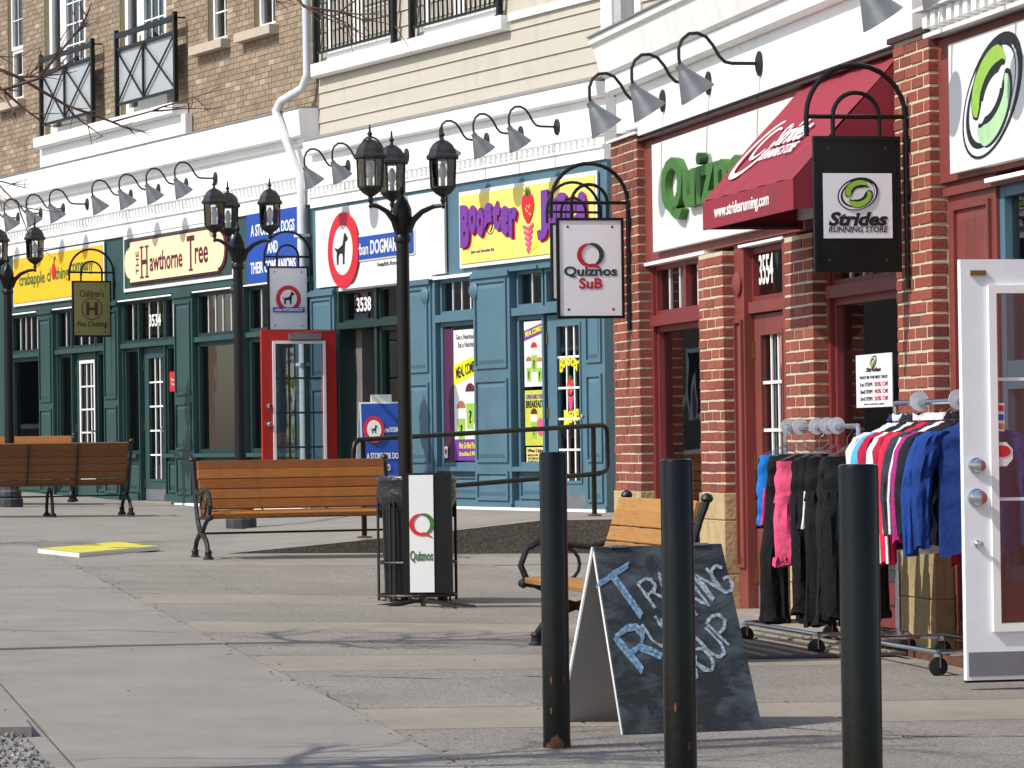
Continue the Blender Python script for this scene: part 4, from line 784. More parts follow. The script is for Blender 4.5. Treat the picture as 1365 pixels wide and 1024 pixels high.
def street_lamp(x, y, label, rot, H=3.12):
    o = thing('street_lamp', label, 'street lamp', (x, y, gz(x, y)), rot, 'black three-lantern street lamps')
    MB().lathe([(.17, -.05), (.17, .1), (.15, .12), (.15, .2), (.125, .23), (.115, .42), (.09, .46), (.075, .5)], 12).build('base', mat('weathered_black', '#33353a', .6, var=.6, scale=18), o)
    MB().lathe([(.066, .48), (.058, 1.6), (.055, H-.32), (.075, H-.3), (.075, H-.26), (.06, H-.24), (.085, H-.1), (.08, H-.02), (.05, H+.05), (.025, H+.08), (.012, H+.1), (.03, H+.13), (.008, H+.2)], 16).build('post', black, o, smooth=True)
    for k in range(3):
        a = R(-15 + 120*k); c_, s_ = math.cos(a), math.sin(a); pts = [(.05, H-.22), (.1, H-.12), (.18, H-.05), (.28, H-.01), (.37, H-.0)]
        MB().tube([(r*c_, r*s_, z) for r, z in pts], [.035, .03, .024, .02, .018], 8).build('arm', blackm, o, smooth=True)
        lantern(o, .37*c_, .37*s_, H+.1)
    return o
street_lamp(-.93, 30.5, 'nearest black three-lantern street lamp, rising behind the litter bin', R(0))
street_lamp(-3.03, 39.2, 'three-lantern street lamp between the cream scroll sign and blue dog sign', R(6), 3.2)
street_lamp(-6.63, 46.45, 'three-lantern street lamp cut by the left edge', R(10), 3.12)

# ---------------------------------------------------------------- benches
def bench(label, x, y, rz, wm, Ln=1.8, seen='slat', dz=0):
    o = thing('park_bench', label, 'bench', (x, y, gz(x, y)+dz), rz, 'slatted benches with iron ends')
    prof = [(-.30, .415), (-.205, .42), (-.11, .412), (-.015, .40), (.085, .41), (.125, .50), (.155, .59), (.185, .68), (.215, .77), (.245, .85)]
    angs = [8, 2, -6, -8, 40, 72, 72, 72, 72, 72]
    cache = {}
    for (py, pz), an in zip(prof, angs):
        wd = .088
        me = MB().box(-Ln/2+.03, Ln/2-.03, -wd/2, wd/2, -.017, .017).mesh('slat', wm); q = put('slat', me, o, (random.uniform(-.004, .004), py, pz), .006); q.rotation_euler.x = R(an)
    for e, x0 in enumerate((-Ln/2, Ln/2)):
        m = MB()
        fr = [(-.27, .03), (-.26, .1), (-.2, .18), (-.08, .235), (.03, .27), (.09, .34), (.14, .43), (.19, .58), (.25, .78), (.29, .89)]
        bk = [(.22, .03), (.21, .1), (.15, .18), (.03, .235), (-.08, .27), (-.17, .33), (-.27, .38), (-.33, .395)]
        m.tube([(x0, a, b) for a, b in fr], [.026, .022, .022, .026, .024, .022, .02, .02, .02, .024], 8).tube([(x0, a, b) for a, b in bk], [.026, .022, .022, .026, .022, .02, .02, .024], 8)
        m.tube([(x0, -.33, .39), (x0, -.1, .385), (x0, .09, .385)], .016, 8)
        m.tube([(x0, -.32, .40), (x0, -.36, .50), (x0, -.32, .60), (x0, -.22, .645), (x0, -.08, .62), (x0, .06, .6), (x0, .19, .63)], [.02, .02, .02, .02, .018, .018, .016], 8)
        m.tube([(x0, -.1 + .1*math.cos(R(a)), .5 + .1*math.sin(R(a))) for a in range(0, 360, 24)], .011, 6, True)
        for yy in (-.27, .22): m.lathe([(.05, 0), (.05, .03), (.032, .045), (.03, .07), (.036, .085), (.026, .1)], 10, (x0, yy, 0))
        m.lathe([(.0, -.03), (.028, -.015), (.034, 0), (.028, .02), (.0, .034)], 10, (x0, -.345, .39)).lathe([(.0, -.03), (.028, -.015), (.036, 0), (.028, .02), (.0, .034)], 10, (x0, .295, .905))
        m.build('end_frame', blackm, o, smooth=True)
    MB().tube([(-Ln/2, -.02, .245), (Ln/2, -.02, .245)], .01, 8).build('stretcher', blackm, o)
    for x0 in (-.3, .3): MB().bar((x0, .12, .4), (x0, .285, .88), .035, .008).build('back_strap', blackm, o); MB().bar((x0, -.3, .392), (x0, .1, .385), .035, .008).build('seat_strap', blackm, o)
    if seen != 'back': return o
    m = MB()
    m.tube([(0, -.2, .02), (0, -.19, .15), (0, -.13, .28), (0, -.02, .34), (0, .09, .28), (0, .15, .15), (0, .16, .02)], .02, 8)
    for yy in (-.2, .16): m.lathe([(.045, 0), (.045, .03), (.026, .05)], 10, (0, yy, 0))
    m.build('middle_support', blackm, o, smooth=True)
    return o
bench('orange slatted bench facing the camera left of the litter bin', -1.95, 31.95, R(19), wood, 1.82)
bench('slatted bench behind the chalkboard with its back to the brick piers', .58, 20.15, WB.rz, gwood, 1.8)
bench('dull brown bench seen from behind at the left', -5.62, 42.75, R(199), woodd, 1.9, 'back')
bench('far bench at the left edge, only its orange top showing', -6.85, 47.6, R(2), wood, 1.8, dz=.02)

# ---------------------------------------------------------------- litter bin and banner stand
x, y = -.71, 25.78; o = thing('litter_bin', 'black round litter bin in a bar cage with a bag over its rim', 'litter bin', (x, y, gz(x, y)))
MB().lathe([(.225, .06), (.24, .07), (.255, .86), (.24, .86), (.22, .5)], 24).build('drum', black, o, smooth=True)
prof = [(.26, .68), (.288, .74), (.296, .80), (.285, .86), (.3, .90), (.28, .925), (.16, .93), (.14, .9)]
v = []
bagm = mat('bin_bag', '#151617', .28, var=.3, scale=20, bump=.8, bscale=22, spec=.7)
MB().lathe(prof, 28).build('bin_bag', bagm, o, smooth=True)
for z in (.06, .30): MB().tube([((.285)*math.cos(R(a)), (.285)*math.sin(R(a)), z) for a in range(0, 360, 12)], .012, 6, True).build('ring', blackm, o)
for k in range(8):
    a = R(k*45 + 8)
    for da in (-.07, .07): MB().tube([((.285)*math.cos(a+da), (.285)*math.sin(a+da), .02), ((.285)*math.cos(a+da), (.285)*math.sin(a+da), .78)], .009, 6).build('cage_bar', blackm, o)
for k in range(4): a = R(k*90 + 30); MB().lathe([(.03, 0), (.03, .04)], 8, (.2*math.cos(a), .2*math.sin(a), 0)).build('foot', blackm, o)
MB().box(-.28, .28, .2, .26, .62, .9).build('back_board', black, o)
x, y = -.66, 25.15; o = thing('banner_stand', 'narrow white banner with red and green Q on a black stand before the litter bin', 'banner', (x, y, gz(x, y)), R(-8))
MB().box(-.135, .22, 0, .03, .11, .965).build('backing_board', black, o); MB().box(-.085, .09, -.01, -.002, .115, .95).build('banner', whiteb, o)
qlogo(o, .005, .6, .075, -.011, sred, sgreen); text(o, 'Quiznos', .0, .37, -.011, .165, .085, sgreen, bold=.02)
MB().box(-.015, .015, .02, .05, .0, .13).build('stem', blackm, o)
for ax, ay in ((-.38, .02), (.38, .0), (-.24, -.12), (.26, -.1)): MB().bar((0, .03, .06), (ax, ay, .012), .012, .02).build('foot', blackm, o)

# ---------------------------------------------------------------- handrail on the ramp
o = thing('handrail', 'black pipe handrail along the ramp before the blue shops', 'handrail', (-1.4, 33.0, -.86))
e1 = Vector((2.15, 1.9, .0)); T = Vector((-.12, 0, .9)); 
P0 = Vector((0, 0, .92)); P1 = Vector((2.2, 1.95, 1.03)); ex = (P1-P0).normalized()
q = P1 + ex*.12
MB().tube([Vector((-.09, -.08, .3)), P0 - ex*.12 + Vector((0, 0, -.1)), P0 - ex*.1 + Vector((0, 0, -.03)), P0 - ex*.05, P0, P1, q, q + ex*.05 + Vector((0, 0, -.02)), q + ex*.07 + Vector((0, 0, -.07)), q + ex*.07 + Vector((0, 0, -.40)), q + ex*.05 + Vector((0, 0, -.45)), q + Vector((0, 0, -.47)), P1 + Vector((0, 0, -.48)), P0 + Vector((0, 0, -.5))], .024, 10).build('rail', black, o, smooth=True)
for p in (P0, P1):
    MB().tube([(p.x, p.y, .0 if p is P0 else .13), (p.x, p.y, p.z)], .026, 10).build('post', black, o); MB().lathe([(.07, 0), (.07, .015), (.03, .02)], 12, (p.x, p.y, .0 if p is P0 else .135)).build('flange', rust, o)

# ---------------------------------------------------------------- sandwich boards
p = Vector((-1.5, 40.3)); o = thing('sandwich_board', 'blue sandwich board with dog ring emblem by the open red door', 'sandwich board', (p.x, p.y, -.745), R(14)); o.scale = (.92, 1.15, 1.22)
for sgn in (1, -1):
    m = MB(); t = .11; hh = 1.02
    def W2(x0, z): return (x0 + (.1 - .1*z/hh)*0, -sgn*(.26 - .24*z/hh), z)
    for off, mm_, nm, a in ((0, whiteb, 'leaf_edge', .30), (.006, sblue, 'leaf', .285)):
        a2 = a - (0 if off == 0 else .0)
        v = [W2(-a2, .02 if off == 0 else .035), W2(a2, .02 if off == 0 else .035), W2(a2*.92, hh - (0 if off == 0 else .015)), W2(-a2*.92, hh - (0 if off == 0 else .015))]
        th = Vector((0, sgn*.012 if off == 0 else sgn*.002, 0)); vv = [(q[0], q[1] - sgn*off, q[2]) for q in v]; vv += [(q[0], q[1] + th.y, q[2]) for q in vv]
        MB().add(vv, [(0,1,2,3),(7,6,5,4),(0,4,5,1),(1,5,6,2),(2,6,7,3),(3,7,4,0)]).build(nm, mm_, o)
MB().box(-.13, .13, -.015, .015, 1.02, 1.09).build('carry_handle', whiteb, o)
pl = bpy.data.objects.new('front_print', None); COL.objects.link(pl); pl.parent = o; pl.location = (0, -.26-.016, 0); pl.rotation_euler.x = -math.atan2(.24, 1.02)
ringsign(pl, -.12, .78, .13, .09, 0); dog(pl, -.12, .78, .07, -.018, ink); text(pl, 'urban DOGMARKET', .13, .78, 0, .25, .05, whiteb, bold=.02)
text(pl, 'A STORE FOR DOGS', 0, .53, 0, .46, .06, whiteb, bold=.02); text(pl, 'AND', 0, .42, 0, .12, .06, whiteb, bold=.02); text(pl, 'THEIR COMPANIONS', 0, .31, 0, .48, .06, whiteb, bold=.02)
# chalkboard
ax, ay = .77, 15.3; o = thing('chalkboard', 'black chalkboard sandwich board with chalk lettering between the bollards', 'sandwich board', (ax, ay, gz(ax, ay)), math.atan2(.27, .62))
hw, hh, sp = .335, .815, .33
def leaf(nm, sgn, m, y_off):
    v = []
    for yo in (0, sgn*.016): v += [(-hw, -sgn*sp + sp*1.0 + yo + y_off, 0.004), (hw, -sgn*sp + sp + yo + y_off, .004), (hw*.93, sp + yo + y_off, hh), (-hw*.93, sp + yo + y_off, hh)]
    return MB().add(v, [(0,1,2,3),(7,6,5,4),(0,4,5,1),(1,5,6,2),(2,6,7,3),(3,7,4,0)]).build(nm, m, o)
leaf('front_leaf', 1, chalkb, 0); leaf('front_edge', 1, whiteb, .0165); leaf('rear_leaf', -1, mat('board_back', '#8f8c8c', .7, var=.05), .02); leaf('rear_edge', -1, whiteb, .0365)
for x in (-.2, .2): MB().box(x-.04, x+.04, sp-.012, sp+.04, hh-.004, hh+.006).build('hinge', grey, o)
pl = bpy.data.objects.new('chalk_print', None); COL.objects.link(pl); pl.parent = o; pl.location = (0, -.003, 0); pl.rotation_euler.x = -math.atan2(sp, hh)
L2 = math.hypot(sp, hh)
GL = {'T': [[(-.5, .5), (.5, .5)], [(0, .5), (0, -.5)]], 'R': [[(-.4, -.5), (-.4, .5), (.1, .5), (.35, .38), (.35, .12), (.1, 0), (-.4, 0)], [(0, 0), (.42, -.5)]], 'A': [[(-.45, -.5), (0, .5), (.45, -.5)], [(-.25, -.1), (.25, -.1)]],
    'I': [[(0, .5), (0, -.5)]], 'N': [[(-.4, -.5), (-.4, .5), (.4, -.5), (.4, .5)]], 'G': [[(.4, .32), (.15, .5), (-.2, .45), (-.42, .15), (-.42, -.2), (-.2, -.46), (.15, -.5), (.4, -.3), (.4, -.02), (.1, -.02)]],
    'U': [[(-.4, .5), (-.4, -.2), (-.2, -.48), (.2, -.48), (.4, -.2), (.4, .5)]], 'O': [[(0, .5), (-.36, .3), (-.42, 0), (-.36, -.3), (0, -.5), (.36, -.3), (.42, 0), (.36, .3), (0, .5)]], 'P': [[(-.4, -.5), (-.4, .5), (.1, .5), (.38, .36), (.38, .12), (.1, -.02), (-.4, -.02)]]}
def ch(c, x, z, w_, h_, rot, m=chalk, fat=0):
    b = MB(); c_, s_ = math.cos(R(rot)), math.sin(R(rot)); rnd = random.Random(ord(c) + int(x*1000))
    for st in GL[c]:
        pts = []
        for (a0, b0), (a1, b1) in zip(st, st[1:]):
            for k in range(4): t = k/4; pts.append((a0+(a1-a0)*t + rnd.uniform(-.015, .015), b0+(b1-b0)*t + rnd.uniform(-.015, .015)))
        pts.append(st[-1])
        for off in ((-.012, .012, -.006, .005) if fat else (0,)):
            q = [(a*w_ + off, b0*h_ + off*.6) for a, b0 in pts]
            b.ribbon([(x + a*c_ - d*s_, z + a*s_ + d*c_) for a, d in q], [rnd.uniform(.6, 1.1)*(.011 if fat else .017) for _ in q], -.0012, 0)
    b.build('chalk_lettering', m, pl)
ch('T', -.2, L2*.74, .19, .22, 28, chalkblue, 1); ch('R', -.075, L2*.755, .09, .13, 28); ch('A', .0, L2*.79, .09, .13, 25); ch('I', .06, L2*.69, .03, .13, 30); ch('N', .12, L2*.715, .1, .14, 32); ch('I', .175, L2*.765, .03, .14, 32); ch('N', .215, L2*.79, .08, .13, 30); ch('G', .275, L2*.81, .09, .13, 25)
ch('R', -.19, L2*.47, .15, .19, 32, chalkblue, 1); ch('U', -.09, L2*.54, .1, .13, 28); ch('N', .0, L2*.56, .09, .13, 25); ch('G', .02, L2*.35, .08, .12, 30); ch('R', .06, L2*.38, .07, .12, 30); ch('O', .11, L2*.39, .09, .12, 35); ch('U', .165, L2*.47, .09, .14, 38); ch('P', .235, L2*.55, .1, .14, 40)

# ---------------------------------------------------------------- bollards
bolm = mat('bollard_black', '#090a0a', .22, var=.4, scale=9, spec=.28, bump=.05, bscale=30)
for (x, y, lb, top) in ((.165, 14.62, 'black pipe bollard standing left of the chalkboard', 1.25), (.565, 12.2, 'black pipe bollard standing in front of the chalkboard', 1.2), (.97, 9.92, 'thickest black pipe bollard before the clothes rack', 1.15)):
    o = thing('bollard', lb, 'bollard', (x, y, gz(x, y)), random.uniform(0, 6), 'black pipe bollards')
    g0 = gz(x, y); zt = {14.62: -.035, 12.2: -.06, 9.92: -.07}[y] - g0
    MB().lathe([(.057, -.05), (.057, zt-.012), (.054, zt-.003), (.048, zt)], 28).build('pipe', bolm, o, smooth=True)
    v = []; n = 40
    for k in range(n): a = 2*math.pi*k/n; tp = .03 + .022*math.sin(a*3+x*9) + random.uniform(-.012, .03); v += [(.0576*math.cos(a), .0576*math.sin(a), -.04), (.0576*math.cos(a), .0576*math.sin(a), tp)]
    MB().add(v, [(2*k, (2*k+2) % (2*n), (2*k+3) % (2*n), 2*k+1) for k in range(n)]).build('rust_collar', rust, o)
    for i in range(7): a = random.uniform(0, 6.3); z = random.uniform(.08, .4); r = .0576; MB().add([(r*math.cos(a+u_), r*math.sin(a+u_), z+v_) for u_, v_ in ((-.07, -.01), (.05, -.014), (.08, .008), (0, .02), (-.09, .01))], [(0,1,2,3,4)]).build('paint_chip', rust, o)
# ---------------------------------------------------------------- yellow board lying flat
q = [(-4.4, 32.58), (-3.91, 31.7), (-3.35, 33.31-.0), (-3.84, 34.2)]
m = MB(); zz = [gz(*p) for p in q]; o = thing('fallen_board', 'yellow sign board with white edges lying flat on the paving', 'board', (-3.88, 32.9, gz(-3.88, 32.9)))
def loc(p, z): return (p[0]+3.88, p[1]-32.9, gz(*p) - gz(-3.88, 32.9) + z)
m.add([loc(p, .012) for p in q] + [loc(p, .05) for p in q], [(3,2,1,0),(4,5,6,7),(0,1,5,4),(1,2,6,5),(2,3,7,6),(3,0,4,7)]); m.build('board_core', whiteb, o)
c = Vector((-3.875, 32.95)); MB().add([loc(tuple(c + (Vector(p)-c)*.97), .053) for p in q] , [(0,1,2,3)]).build('yellow_face', mat('dusty_yellow', '#c9c23c', .6, var=.12, scale=5), o)
for i in range(4): a = c + Vector((random.uniform(-.3, .4), random.uniform(-.3, .7))); MB().add([loc((a.x+dx, a.y+dy), .0555) for dx, dy in ((-.12, -.03), (.1, -.02), (.14, .04), (-.08, .05))], [(0,1,2,3)]).build('scuff', mat('scuff_grey', '#6b6440', .8), o)

# ---------------------------------------------------------------- clothes racks and garments
def rack(label, s0, s1, d0, d1, zbar):
    c = WB.pt((s0+s1)/2, (d0+d1)/2); g0 = gz(c.x, c.y); o = thing('clothes_rack', label, 'clothes rack', (c.x, c.y, g0), WB.rz, 'chrome rolling racks')
    L_ = (s1-s0)/2; w_ = (d1-d0)/2; h = zbar - g0
    MB().tube([(-L_+.02, 0, h), (L_-.02, 0, h)], .016, 10).build('hanging_bar', chrome, o, smooth=True)
    for x in (-L_, L_):
        MB().tube([(x, 0, .14), (x, 0, h-.02), (x - math.copysign(.02, x), 0, h)], .014, 8).build('upright', chrome, o, smooth=True); MB().tube([(x, -w_, .13), (x, w_, .13)], .014, 8).build('base_rail', chrome, o)
        MB().tube([(x, 0, .14), (x + .0, 0, .5)], .018, 8).build('sleeve', chrome, o)
        for y_ in (-w_, w_):
            k = MB().bar((x-.022, y_, .115), (x-.022, y_, .05), .006, .03).bar((x+.022, y_, .115), (x+.022, y_, .05), .006, .03).lathe([(.026, .105), (.026, .12), (.012, .13)], 10, (x, y_, 0)).build('caster', chrome, o); MB().lathe([(.03, -.014), (.05, -.012), (.053, 0), (.05, .012), (.03, .014)], 18, (x, y_, .053), mtx=Matrix.Rotation(R(90), 3, 'Y')).build('wheel', rubber, k, (0, 0, 0), smooth=True)
    for y_ in (-w_, w_): MB().tube([(-L_, y_, .13), (L_, y_, .13)], .012, 8).build('base_rail', chrome, o)
    return o, h, g0, L_
discm = mat('divider_white', '#c9cbd0', .35)
def hanger(par, wd):
    MB().tube([(0, 0, .0), (0, .0, .05), (0, .022, .07), (0, .03, .09), (0, .015, .108), (0, -.01, .108)], .0025, 6).tube([(0, 0, 0), (0, wd*.5, -.045), (0, wd, -.075)], .006, 6).tube([(0, 0, 0), (0, -wd*.5, -.045), (0, -wd, -.075)], .006, 6).build('hanger', clear, par, smooth=True)
def loft(rows, n=14, fold=0):
    m = MB(); v = []; f = []; ph = random.uniform(0, 6); R2 = []
    for a, b in zip(rows, rows[1:]):
        for k in range(4): t = k/4; R2.append(tuple(p + (q-p)*t for p, q in zip(a, b)))
    R2.append(rows[-1]); n = max(n, 20); N = len(R2); sw = random.uniform(-.012, .012)
    for i, (cy, cz, ry, rx) in enumerate(R2):
        g = i/N
        for k in range(n):
            a = 2*math.pi*k/n
            wv = 1 + fold*2.2*g*math.sin(a*5 + ph + g*3) + fold*1.2*math.sin(a*9 + ph*2 + g*11)
            hem = (.012*math.sin(a*3+ph) if i == N-1 else 0) + fold*.03*math.sin(a*4+i*1.7+ph)
            v.append((rx*math.sin(a)*wv + sw*g + .006*math.sin(cz*38+ph+a), cy + ry*math.cos(a)*(1+.03*math.sin(g*14+ph+a*2)) + sw*g*1.5, cz + hem))
    for i in range(N-1):
        for k in range(n): q = (k+1) % n; f.append((i*n+k, i*n+q, (i+1)*n+q, (i+1)*n+k))
    f += [tuple(range(n))[::-1], tuple((N-1)*n+k for k in range(n))]
    return m.add(v, f)
CLOTH = {}
def cloth(h): 
    if h not in CLOTH: CLOTH[h] = mat('cloth_' + h[1:], h, .85, var=.15, scale=14, bump=.5, bscale=16, spec=.2)
    return CLOTH[h]
def jacket(label, rk, t, col, slv, trim, ln=.62, sl=.56, group='tops on the near rack'):
    o_, h, g0, L_ = rk; p = o_.matrix_basis @ Vector((0, 0, 0)); W = WB
    j = thing('jacket', label, 'jacket', (0, 0, 0), WB.rz + random.uniform(-.2, .2), group)
    j.location = Vector(o_.location) + W.u * (-L_ + 2*L_*t) + Vector((0, 0, h - .1))
    hanger(j, .2); z0 = -.01
    rows = [(0, z0, .06, .03), (0, z0-.02, .1, .04), (0, z0-.05, .17, .05), (0, z0-.09, .215, .055), (0, z0-.16, .215, .06), (0, z0-.3, .2, .06), (0, z0-.45, .2, .055), (0, z0-ln, .21, .05)]
    b = loft(rows, 18, .12).build('body', cloth(col), j, smooth=True)
    for sg in (-1, 1):
        kk = random.uniform(-.03, .02)
        rr = [(sg*.16, z0-.055, .05, .04), (sg*.215, z0-.085, .06, .05), (sg*.25, z0-.16, .065, .05), (sg*(.275+kk), z0-.28, .06, .045), (sg*(.285+kk*1.5), z0-.42, .052, .04), (sg*(.28+kk*2), z0-sl, .042, .034)]
        s_ = loft(rr, 12, .1).build('sleeve', cloth(slv), j, smooth=True)
        if trim: MB().tube([(-.05 if 1 else 0, r[0]+sg*r[2]*.5, r[1]) for r in rr[1:]], .007, 6).tube([(.052, r[0]+sg*r[2]*.35, r[1]) for r in rr[1:]], .009, 6).build('piping', cloth(trim), s_, (0, 0, 0), smooth=True)
    loft([(0, z0+.01, .075, .035), (0, z0+.04, .06, .03)], 14).build('collar', cloth(trim or col), j, smooth=True)
    return j
def trousers(label, rk, t, col, ln=.95, trim=None, short=False, group='trousers and shorts on the far rack', tilt=0, off=0):
    o_, h, g0, L_ = rk; j = thing('trousers' if not short else 'shorts', label, 'trousers' if not short else 'shorts', (0, 0, 0), WB.rz + random.uniform(-.16, .16), group)
    j.location = Vector(o_.location) + WB.u * (-L_ + 2*L_*t) + Vector((0, 0, h - .1 + random.uniform(-.03, .02))) + WB.n * (off or random.uniform(-.025, .025)); hanger(j, .16); z0 = -.075
    loft([(0, z0, .17, .03), (0, z0-.1, .185, .04), (0, z0-.24, .19, .05)], 16, .06).build('waist', cloth(col), j, smooth=True)
    for sg in (-1, 1):
        rr = [(sg*.09, z0-.2, .095, .05), (sg*.1, z0-.35, .095, .05)] + ([] if short else [(sg*.105+tilt, z0-.6, .085, .042), (sg*.11+tilt, z0-ln+.05, .09, .04)]) + [(sg*.112+tilt, z0-(.42 if short else ln), .1, .04)]
        q = loft(rr, 12, .16).build('leg', cloth(col), j, smooth=True)
        if trim: MB().tube([(.052, r[0]-.06*1, r[1]) for r in rr], .012, 6).build('stripe', cloth(trim), q, (0, 0, 0))
    return j
rk1 = rack('chrome rack of trousers and shorts before the brick pier', 5.7, 7.15, .38, .92, .075)
rk2 = rack('chrome rack of jackets beside the open white door', 7.3, 8.72, .22, .74, .20)
for t in (.05, .22, .45, .6, .72): o_, h, g0, L_ = rk1; MB().lathe([(.05, -.003), (.05, .003)], 18, (-L_+2*L_*t, 0, h+.005), mtx=Matrix.Rotation(R(90), 3, 'Y')).build('size_divider', discm, o_)
for t in (.3, .75): o_, h, g0, L_ = rk2; MB().lathe([(.055, -.003), (.055, .003)], 18, (-L_+2*L_*t, 0, h+.005), mtx=Matrix.Rotation(R(90), 3, 'Y')).build('size_divider', discm, o_)
BL = '#1b1b1e'
for i, (lb, t, c_, kw) in enumerate((('black shorts farthest along the trouser rack', .02, BL, dict(short=True)), ('bright blue and pink shorts at the far end of the trouser rack', .09, '#1f72c4', dict(short=True, off=.03, trim='#e0437c')), ('black flared trousers hanging lowest at the left of the rack', .17, BL, dict(ln=1.0, tilt=-.05)), ('black shorts just before the flared trousers', .25, '#202024', dict(short=True)), ('pink three-quarter tights on the trouser rack', .33, '#e0557e', dict(ln=.62, off=.022)), ('black running tights right of the pink ones', .5, BL, dict(ln=.9)), ('black shorts with white side print', .6, '#18181b', dict(short=True, trim='#d8d8dc')), ('long black trousers behind the thick bollard', .72, BL, dict(ln=.97)), ('plain black trousers near the front of the trouser rack', .83, '#222226', dict(ln=.93)), ('front black trousers with a small white mark', .94, '#17171a', dict(ln=.92)))):
    trousers(lb, rk1, t, c_, **kw)
for lb, t, c_, s_, tr in (('white and grey top at the far end of the jacket rack', .04, '#c9ccd4', '#d4d6dc', '#26305c'), ('white top with light blue panel', .11, '#d9dce2', '#4aa3d6', None), ('crimson jacket with dark cuffs', .19, '#26262a', '#a81c38', None), ('white jacket with dark shoulder line', .28, '#dcdde2', '#d8dade', '#2a2436'), ('crimson and black jacket with white piping', .37, '#2a2226', '#a32040', '#e2d6dc'), ('red and white running top', .45, '#c8203c', '#d22a44', '#e6e6ea'), ('slate grey jacket with white stripes', .54, '#33363f', '#363944', '#dfdfe4'), ('white and magenta top with piped sleeves', .63, '#e0d6dc', '#a02a72', '#e6d4de'), ('black jacket between magenta and blue tops', .72, '#1d1d22', '#202026', None), ('royal blue and black jacket nearest the white door', .82, '#1c1d24', '#1d3f86', None), ('front blue fleece with black side panels', .92, '#1b3470', '#1b3878', None)):
    jacket(lb, rk2, t, c_, s_, tr, ln=random.uniform(.62, .74), sl=random.uniform(.6, .8))

# ---------------------------------------------------------------- posters and small window signs
def poster(label, W, s0, s1, z0, z1, dep, m, cat='poster'):
    o = thing('poster', label, cat, W.pt((s0+s1)/2, dep, z0), W.rz); MB().D(-(s1-s0)/2, (s1-s0)/2, 0, .006, 0, z1-z0).build('sheet', m, o); return o
def cup(o, x, z, k, lid):
    MB().prism([(x-.09*k, z), (x+.09*k, z), (x+.12*k, z+.3*k), (x-.12*k, z+.3*k)], -.009, -.0065).build('cup_print', lime_g, o); MB().prism([(x-.125*k, z+.3*k), (x+.125*k, z+.3*k), (x+.13*k, z+.42*k), (x-.13*k, z+.42*k)], -.0095, -.0065).build('lid_print', whiteb, o); MB().prism(arc(x, z+.44*k, .13*k, .1*k, 0, 180, 10), -.0098, -.0065).build('food_print', lid, o)
    text(o, '?', x, z+.14*k, -.009, .07*k, .16*k, ink, bold=.03)
DW = -.045
o = poster('tall meal combo poster with drink cups in the left blue window', WE, -3.78, -3.13, -.18, 1.3, DW, whiteb)
MB().D(-.63, -.325, 0, .004, -.02, 1.5).build('purple_backing', dkpurple, o); MB().prism([(-.325, .86), (.325, .98), (.325, 1.2), (-.325, 1.08)], -.009, -.0065).build('yellow_band', yb, o)
text(o, 'MEAL COMBO', .02, 1.03, -.0095, .56, .13, ink, bold=.02, rot=R(9)); text(o, 'Get a Nutritious', .0, 1.4, -.0065, .5, .06, ink); text(o, 'Eat a Nutrition', .03, 1.31, -.0065, .46, .06, ink)
cup(o, -.14, .22, .85, skin_br); cup(o, .1, .36, .95, maroon); cup(o, .27, .12, .7, orange)
MB().D(-.325, .325, .006, .009, 0, .24).build('purple_band', purple, o); text(o, 'Hot Grilled Panini', .05, .17, -.0095, .5, .07, yb, bold=.01); text(o, 'Smoothies & Wraps', .05, .07, -.0095, .5, .07, yb, bold=.01)
o = poster('small white and red oval sticker low in the left blue window', WE, -4.03, -3.95, -.15, -.02, -.03, whiteb, 'sticker'); MB().prism(arc(0, .075, .028, .035, 0, 340, 14), -.009, -.0065).build('red_print', sred, o)
o = poster('meal combo poster at the top of the narrow blue window', WE, -1.98, -1.5, .62, 1.33, DW, whiteb); MB().prism([(-.24, .5), (.24, .58), (.24, .69), (-.24, .61)], -.009, -.0065).build('purple_band', purple, o); text(o, 'MEAL COMBO', 0, .6, -.0095, .4, .06, yb, rot=R(9), bold=.02); cup(o, 0, .16, .6, sred); cup(o, -.13, .06, .5, skin_br); cup(o, .13, .05, .5, orange)
o = poster('lime green breakfast poster in the narrow blue window', WE, -1.98, -1.5, -.02, .58, DW, mat('poster_lime', '#b9bf48', .5)); text(o, 'OPEN EARLY FOR', 0, .53, -.007, .4, .05, purple, bold=.01); text(o, 'BREAKFAST', 0, .45, -.007, .42, .08, ink, bold=.02); cup(o, -.02, .08, .6, maroon); MB().prism(arc(.13, .2, .08, .1, 0, 340, 16), -.0105, -.0065).build('badge', pink, o)
o = poster('pale yellow opening hours sheet low in the narrow blue window', WE, -1.96, -1.52, -.24, .1-.14, DW, mat('hours_sheet', '#d8c67c', .6))
text(o, 'When 2 Juice', 0, .16, -.007, .38, .05, ink, bold=.01)
for i, (a, b) in enumerate((('MON-FRI  7-8', .115), ('SATURDAY 9-6', .08), ('SUNDAY 10-5', .045), ('HOLIDAYS 10-5', .012))): text(o, a, 0, b, -.007, .36, .024, ink, bold=.005)
o = poster('yellow lettering with pink berry on the blue door glass', WE, -1.18, -.7, .1, 1.06, -.072, glass, 'lettering'); bubble(o, 'Booster', -.22, .22, .74, .11, -.008, (.0, .02, .03, .04, .03, .0, -.02), yb, yb, .003, .015); bubble(o, 'Juice', -.18, .2, .16, .13, -.008, (0, .0, .02, .03, .04), yb, yb, .003, .015); strawberry(o, .02, .42, .34, -.008, pink)
o = poster('red neon loop in the transom of the blue shop', WE, -2.0, -1.6, 1.52, 1.86, -.3, darkgrey, 'neon sign'); MB().tube([(x_, -.03, z_) for x_, z_ in arc(.08, .18, .12, .14, 40, 330, 20)], .012, 6).build('neon_tube', orange, o); MB().tube([(x_, -.03, z_) for x_, z_ in arc(.08, .1, .16, .12, 200, 330, 14)], .01, 6).build('neon_tube', neon_b, o)
